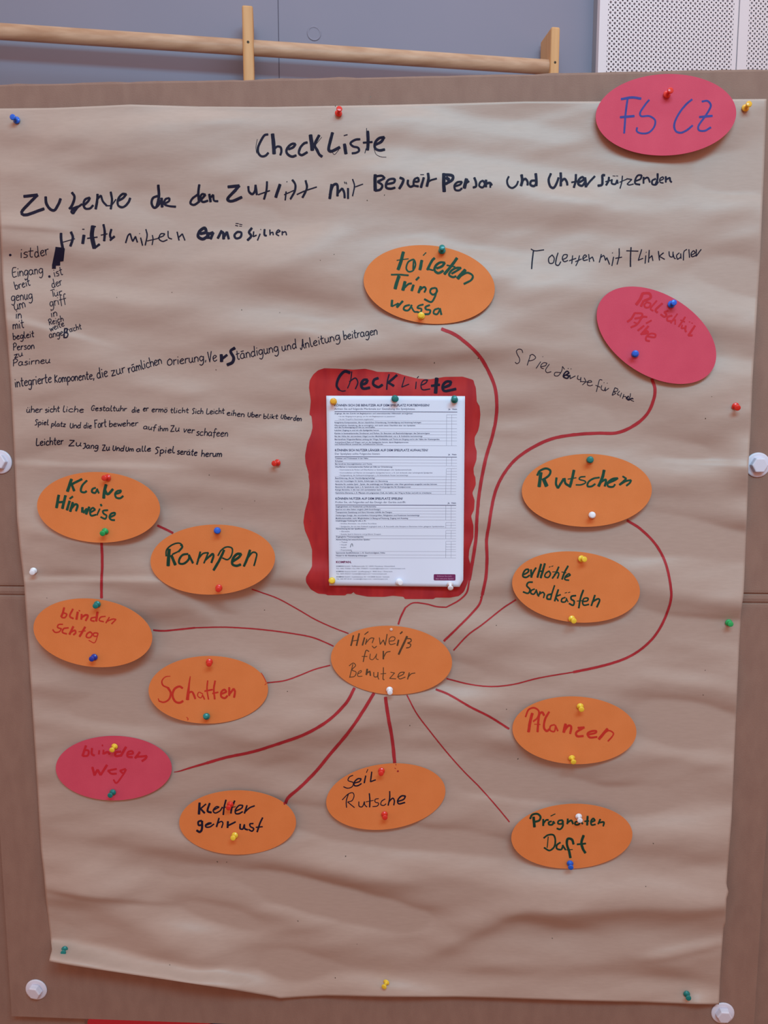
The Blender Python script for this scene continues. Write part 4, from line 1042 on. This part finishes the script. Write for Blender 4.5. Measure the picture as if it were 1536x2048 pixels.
bold2 = [("Liste mit Vorschlägen für Spiele, Anleitungen zur Benutzung", 293, 728, 50), ("Bereiche für soziales Spiel - Spiele, die unabhängig von Fähigkeiten oder Alter gemeinsam ausgeübt werden können", 293, 1137, 76), ("Bereiche für alleiniges Spiel, z. B. Spielwände oder Drehspielgeräte für Einzelpersonen", 293, 919, 99),
         ("Ruhige Bereiche, in die man sich zurückziehen kann", 293, 672, 122), ("Natürliche Elemente, z. B. Pflanzen mit prägnantem Duft, die helfen, den Weg zu finden und sich zu orientieren", 294, 1091, 148), ("Zugänglichkeit und Nutzbarkeit auf Bodenhöhe", 295, 632, 262), ("Spiel ist von allen Seiten möglich (360-Grad-Design)", 295, 667, 286),
         ("Transparente Gestaltung und klare Hinweise mithilfe des Designs", 295, 764, 309), ("Geräumiges Design, das verschiedene Körpergrößen, Fähigkeiten und Positionen berücksichtigt", 296, 992, 335), ("Multifunktionalität: mehr Möglichkeiten in Bezug auf Nutzung, Zugang und Ausstieg", 296, 897, 359), ("Unabhängige Nutzung für alle, z. B.:", 296, 550, 380),
         ("Abwechslung bei der Spielfunktion:", 297, 550, 446), ("Zugängliche Themenspielgeräte", 298, 527, 513), ("Abwechslung bei sensorischen Spielen:", 298, 582, 536), ("Spannende Spielfunktionen, z. B. Geschwindigkeit, Höhe", 298, 706, 646), ("Nutzer in die Gestaltung einbezogen", 299, 558, 669)]
reg2 = [("• Erhöhte Aktivitäten, wie erhöhte Durchlässe", 329, 635, 403), ("• Spielgeräte, die mit dem Rollstuhl zugänglich sind, z. B. Karussells oder Rampen zu Elementen höher gelegener Spielaktivitäten", 329, 1198, 427), ("• Einzeln", 329, 412, 468), ("• Soziales Spiel in kleineren und größeren Gruppen", 329, 672, 491), ("• Taktil", 330, 391, 558), ("• Visuell", 330, 386, 579), ("• Auditiv", 330, 385, 601), ("• Propriozeptiv", 330, 430, 622)]
foot = [("GmbH • Raiffeisenstraße 10 • 24941 Flensburg • Deutschland", 369, 786, 757), ("Tel.: 0461 773060 • Fax: 0461 7730635 • kontakt@kompan.com • www.kompan.com", 301, 873, 776), ("Austria GmbH • Josefbergweg 6 • 8045 Graz • Österreich", 370, 766, 801), ("Tel.: 0676 332312 • kontakt@kompan.com • www.kompan.com", 302, 720, 820), ("GmbH • Seefeldstrasse 45 • CH-8008 Zürich • Schweiz", 371, 742, 845), ("Tel.: 043 497 20 63 • kontakt@kompan.com • www.kompan.com", 303, 728, 863)]
for t, a_, b_, y, z in heads:
    P1 = Print()
    P1.text(t, a_, b_, y, 19, *z, bold=.022)
    P1.put('heading_print', 'print', sheet, .00012)
P2 = Print()
for t, a_, b_, y, z in subs:
    P2.text(t, a_, b_, y, 16, *z)
for t, a_, b_, y in bold1:
    P2.text(t, a_, b_, y, 10.5, *Z1, bold=.018)
for t, a_, b_, y in reg1:
    P2.text(t, a_, b_, y, 10, *Z1)
for t, a_, b_, y in bold2:
    P2.text(t, a_, b_, y, 10.5, *Z2, bold=.018)
for t, a_, b_, y in reg2:
    P2.text(t, a_, b_, y, 10, *Z2)
for t, a_, b_, y in foot:
    P2.text(t, a_, b_, y, 9.5, *Z2)
for y, x in ((757, 301), (801, 301), (845, 303)):
    P2.text("KOMPAN", x, x + 62, y, 9.5, *Z2, bold=.018)
for t, x, y, z in (("Ja", 1231, 408, Z1), ("Nein", 1266, 408, Z1), ("Ja", 1229, 784, Z1), ("Nein", 1262, 784, Z1), ("Ja", 1225, 232, Z2), ("Nein", 1258, 232, Z2)):
    P2.text(t, x, x + (17 if t == "Ja" else 37), y, 11.5, *z, bold=.018)
P2.put('body_print', 'print', sheet, .00012)
for y, x0, x1, z in ((430, 287, 1306, Z1), (804, 289, 1302, Z1), (250, 293, 1296, Z2)):
    P3 = Print()
    P3.line(x0, y - 1, x1, y + 2, 4.5, *z)
    P3.put('heading_rule', 'print', sheet, .00014)
P4 = Print()
for y in (505, 530, 569, 594, 620, 645, 670, 711, 829, 854, 878, 968, 993):
    P4.line(288, y - 1, 1303, y + 2, 1.7, *Z1)
for y in (455, 480, 902, 925, 948):
    P4.line(1217, y, 1303, y, 1.7, *Z1)
for x in (1217, 1260):
    P4.line(x, 455, x - 1, 711, 1.7, *Z1); P4.line(x - 1, 806, x - 2, 878, 1.7, *Z1); P4.line(x - 3, 902, x - 7, 1115, 1.7, *Z1)
for y in (63, 88, 112, 136, 160, 275, 299, 323, 348, 373, 440, 505, 529, 635, 664, 688):
    P4.line(294, y - 1, 1296, y + 1, 1.7, *Z2)
for y in (395, 418, 461, 484, 551, 574, 597, 619):
    P4.line(1210, y, 1295, y, 1.7, *Z2)
for x in (1211, 1255):
    for y0, y1 in ((253, 373), (395, 440), (461, 529), (551, 688)):
        P4.line(x, y0, x - 1, y1, 1.7, *Z2)
P4.put('table_rules', 'rule', sheet, .00010)
P5 = Print()
P5.text("KOMPAN.", 299, 428, 722, 19, *Z2, bold=.035)
P5.put('logo_print', 'plum', sheet, .00012)
rb = []
for cx, cy, a0 in ((1283, 832, -90), (1283, 868, 0), (1118, 867, 90), (1118, 831, 180)):
    for a1 in range(0, 91, 30):
        t = math.radians(a0 + a1); rb.append((cx + 8 * math.cos(t), cy + 8 * math.sin(t)))
btn = flat_fill('plum_button', np.array(rb) / 4.151 + [600, 950], M['plum'], sheet, at_sheet, .00010)
P6 = Print()
P6.text("Erfahren Sie mehr", 1140, 1262, 839, 11, *Z2)
P6.text("über inklusives Spielen", 1126, 1276, 860, 11, *Z2)
P6.put('button_print', 'pale_print', btn, .00016)
ik = Ink()
ik.traced("417,600 428,572 434,572 438,592@4|425,628 432,640@3", 600, 950, 4.151, 4)
ik.put('pen_mark', M['black_ink'], sheet, lambda u, v, h: at_sheet(u, v, h), .0002)

# ------------------------------------------------------------------ push pins
BODY = [(.0008, .0), (.0046, .0), (.0051, .0004), (.0052, .0010), (.0046, .0016), (.0030, .0022), (.0023, .0032), (.0021, .0050), (.0023, .0072), (.0030, .0088), (.0040, .0096), (.0043, .0104), (.0041, .0112), (.0033, .0116)]
LEN = .0112
proto = {}
for cn in PIN:
    a = Acc(); a.lathe(BODY, 22)
    o = a.put('push_pin', PIN[cn], None, True, origin=(0, 0, 0))
    md = o.modifiers.new('edge', 'EDGE_SPLIT'); md.split_angle = math.radians(55)
    b = Acc(); b.lathe([(.0001, -.011), (.0005, -.0095), (.0005, .0004)], 8)
    nd = b.put('needle', M['steel'], o, True)
    proto[cn] = [o, nd, False]


def pin(colour, base, head, surf, label, group):
    ub, vb = base; uh, vh = head
    src, nd, used = proto[colour]
    if used:
        o = src.copy(); COL.objects.link(o)
        n2 = nd.copy(); COL.objects.link(n2); n2.parent = o
    else:
        o = src; proto[colour][2] = True
    B = surf(np.array([float(ub)]), np.array([float(vb)]), np.array([.0009]))[0]
    d = rays(np.array([float(uh)]), np.array([float(vh)]))[0]; d /= np.linalg.norm(d)
    oc = CAM - B; bq = oc @ d; cq = oc @ oc - LEN * LEN; ds = bq * bq - cq
    if ds > 0:
        H = CAM + d * (-bq - math.sqrt(ds))
    else:
        H = CAM + d * (-bq)
    ax = H - B; ax /= np.linalg.norm(ax)
    if -ax[1] < .55:                          # never leans flatter than this
        s_ = math.hypot(ax[0], ax[2]); k_ = math.sqrt(1 - .55 ** 2) / s_
        ax = np.array([ax[0] * k_, -.55, ax[2] * k_])
    # a tilted collar keeps its rim just off the sheet
    lean = math.sqrt(max(0, 1 - ax[1] ** 2))
    B = B + np.array([0, -1, 0]) * .0052 * lean * .8
    o.location = B.tolist()
    o.rotation_mode = 'QUATERNION'
    o.rotation_quaternion = Vector((0, 0, 1)).rotation_difference(Vector(ax.tolist()))
    tag(o, label, 'push pin', group)


cs = {c.word: c for c in CARDS}
on_card = lambda w: (lambda u, v, h: cs[w].at(u, v, h))
onb = lambda u, v, h: on_plane(u, v, -h)
sht = lambda u, v, h: at_sheet(u, v, h)
P_ = 'push pins along the edges of the brown paper'
Q_ = 'push pins on the oval cards'
S_ = 'push pins on the printed sheet'
pin('blue', (34, 241), (25, 234), onp, 'blue push pin in the top left corner of the brown paper', P_)
pin('red', (677, 228), (679, 218), onp, 'red push pin at the top edge of the brown paper above the word Checkliste', P_)
pin('amber', (1490, 217), (1498, 208), onp, 'amber push pin in the top right paper corner beside the card FS CZ', P_)
pin('red', (1470, 812), (1475, 816), onp, 'red push pin at the right edge of the brown paper above the white bolt', P_)
pin('red', (556, 925), (548, 927), onp, 'red push pin on the brown paper left of the painted red surround', P_)
pin('white', (68, 1141), (65, 1145), onp, 'white push pin at the left edge of the brown paper above the card blinden Schtog', P_)
pin('green', (1457, 1245), (1461, 1248), onp, 'bright green push pin at the right edge of the brown paper', P_)
pin('teal', (130, 1897), (127, 1905), onp, 'dark green push pin in the bottom left corner of the brown paper', P_)
pin('yellow', (773, 1963), (768, 1973), onp, 'yellow push pin at the middle of the bottom edge of the brown paper', P_)
pin('teal', (1373, 1987), (1377, 1996), onp, 'dark green push pin in the bottom right corner of the brown paper', P_)
pin('red', (1333, 190), (1341, 181), on_card('FS CZ'), 'red push pin in the pink card with letters FS CZ', Q_)
pin('teal', (884, 502), (884, 495), on_card('toileten'), 'dark green push pin at the top of the card toileten Tring wassa', Q_)
pin('yellow', (842.5, 632), (842, 630), on_card('toileten'), 'yellow push pin at the bottom of the card toileten Tring wassa', Q_)
pin('blue', (1342, 609), (1348, 605), on_card('Rollschtül'), 'blue push pin near the upper right rim of the tilted pink card', Q_)
pin('blue', (1270, 708), (1270, 706.5), on_card('Rollschtül'), 'blue push pin at the lower left of the tilted pink card', Q_)
pin('amber', (667, 803), (666, 802), sht, 'amber push pin at the top left corner of the white printed sheet', S_)
pin('teal', (789.5, 797), (792, 798), sht, 'dark green push pin at the middle of the top edge of the white printed sheet', S_)
pin('teal', (909, 800), (908.5, 796), sht, 'dark green push pin at the top right corner of the white printed sheet', S_)
pin('yellow', (664, 1161), (664, 1161), sht, 'yellow push pin at the bottom left corner of the white printed sheet', S_)
pin('white', (798, 1163), (801, 1165), sht, 'white push pin at the middle of the bottom edge of the white printed sheet', S_)
pin('white', (900, 1167), (901, 1176), sht, 'white push pin at the bottom right corner of the white printed sheet', S_)
pin('red', (216, 955), (208, 956), on_card('Klare'), 'red push pin at the top of the card Klare Hinweise', Q_)
pin('green', (211, 1062), (205, 1067), on_card('Klare'), 'bright green push pin at the bottom of the card Klare Hinweise', Q_)
pin('blue', (435, 1061), (435.5, 1061.5), on_card('Rampen'), 'blue push pin at the top of the card Rampen', Q_)
pin('red', (438, 1175), (437, 1179), on_card('Rampen'), 'red push pin at the bottom of the card Rampen', Q_)
pin('teal', (195, 1208), (191, 1212), on_card('blinden Schtog'), 'dark green push pin at the top of the card blinden Schtog', Q_)
pin('navy', (189, 1314), (183, 1318), on_card('blinden Schtog'), 'dark blue push pin at the bottom of the card blinden Schtog', Q_)
pin('red', (419, 1323), (418.5, 1328), on_card('Schatten'), 'red push pin at the top of the card Schatten', Q_)
pin('teal', (414, 1432), (412, 1431), on_card('Schatten'), 'dark green push pin at the bottom of the card Schatten', Q_)
pin('yellow', (230, 1492), (224, 1500), on_card('blinden weg'), 'yellow push pin at the top of the pink card blinden weg', Q_)
pin('teal', (226, 1584), (220, 1591), on_card('blinden weg'), 'dark green push pin at the bottom of the pink card blinden weg', Q_)
pin('red', (461, 1608), (457, 1616), on_card('Kletter'), 'red push pin on the word Kletter of the card Kletter gehrust', Q_)
pin('yellow', (470, 1670), (466, 1676), on_card('Kletter'), 'pale yellow push pin at the bottom of the card Kletter gehrust', Q_)
pin('red', (763, 1541), (762, 1547), on_card('Seil'), 'red push pin at the top of the card Seil Rutsche', Q_)
pin('red', (769, 1628), (770, 1635), on_card('Seil'), 'red push pin at the bottom of the card Seil Rutsche', Q_)
pin('white', (779, 1379), (780, 1385), on_card('Hinweiß'), 'white push pin at the bottom of the central card Hinweiß für Benutzer', Q_)
pin('teal', (1180, 919.5), (1180, 919), on_card('Rutschen'), 'dark green push pin at the top of the card Rutschen', Q_)
pin('white', (1184, 1030), (1184.5, 1030), on_card('Rutschen'), 'white push pin at the bottom of the card Rutschen', Q_)
pin('yellow', (1162, 1117), (1169, 1118.5), on_card('Sandkästen'), 'yellow push pin at the top of the card erHöhte Sandkästen', Q_)
pin('yellow', (1143, 1237), (1148, 1242), on_card('Sandkästen'), 'yellow push pin at the bottom of the card erHöhte Sandkästen', Q_)
pin('yellow', (1160, 1412), (1163, 1419), on_card('Pflanzen'), 'yellow push pin at the top of the card Pflanzen', Q_)
pin('yellow', (1143, 1515), (1147, 1524), on_card('Pflanzen'), 'yellow push pin at the bottom of the card Pflanzen', Q_)
pin('white', (1157, 1632), (1160, 1641), on_card('Prägnaten'), 'white push pin at the top of the card Prägnaten Daft', Q_)
pin('blue', (1140, 1726), (1141.5, 1735), on_card('Prägnaten'), 'blue push pin at the bottom of the card Prägnaten Daft', Q_)
# a tiny clear tack at the top of the central card
B = cs['Hinweiß'].at(np.array([782.5]), np.array([1259.0]), np.array([.0002]))[0]
a = Acc()
a.lathe([(.0006, .0), (.0022, .0), (.0025, .0005), (.0020, .0011), (.0008, .0014)], 16, B, np.stack([np.array([1, 0, 0.]), ZUP, np.array([0, -1, 0.])], 1))
o = a.put('thumb_tack', material('clear_tack_plastic', srgb(226, 190, 176), .2, .5), None, True)
tag(o, 'tiny clear tack at the top of the central card Hinweiß für Benutzer', 'tack')

for o in bpy.data.objects:
    if '_org' in o:
        del o['_org']
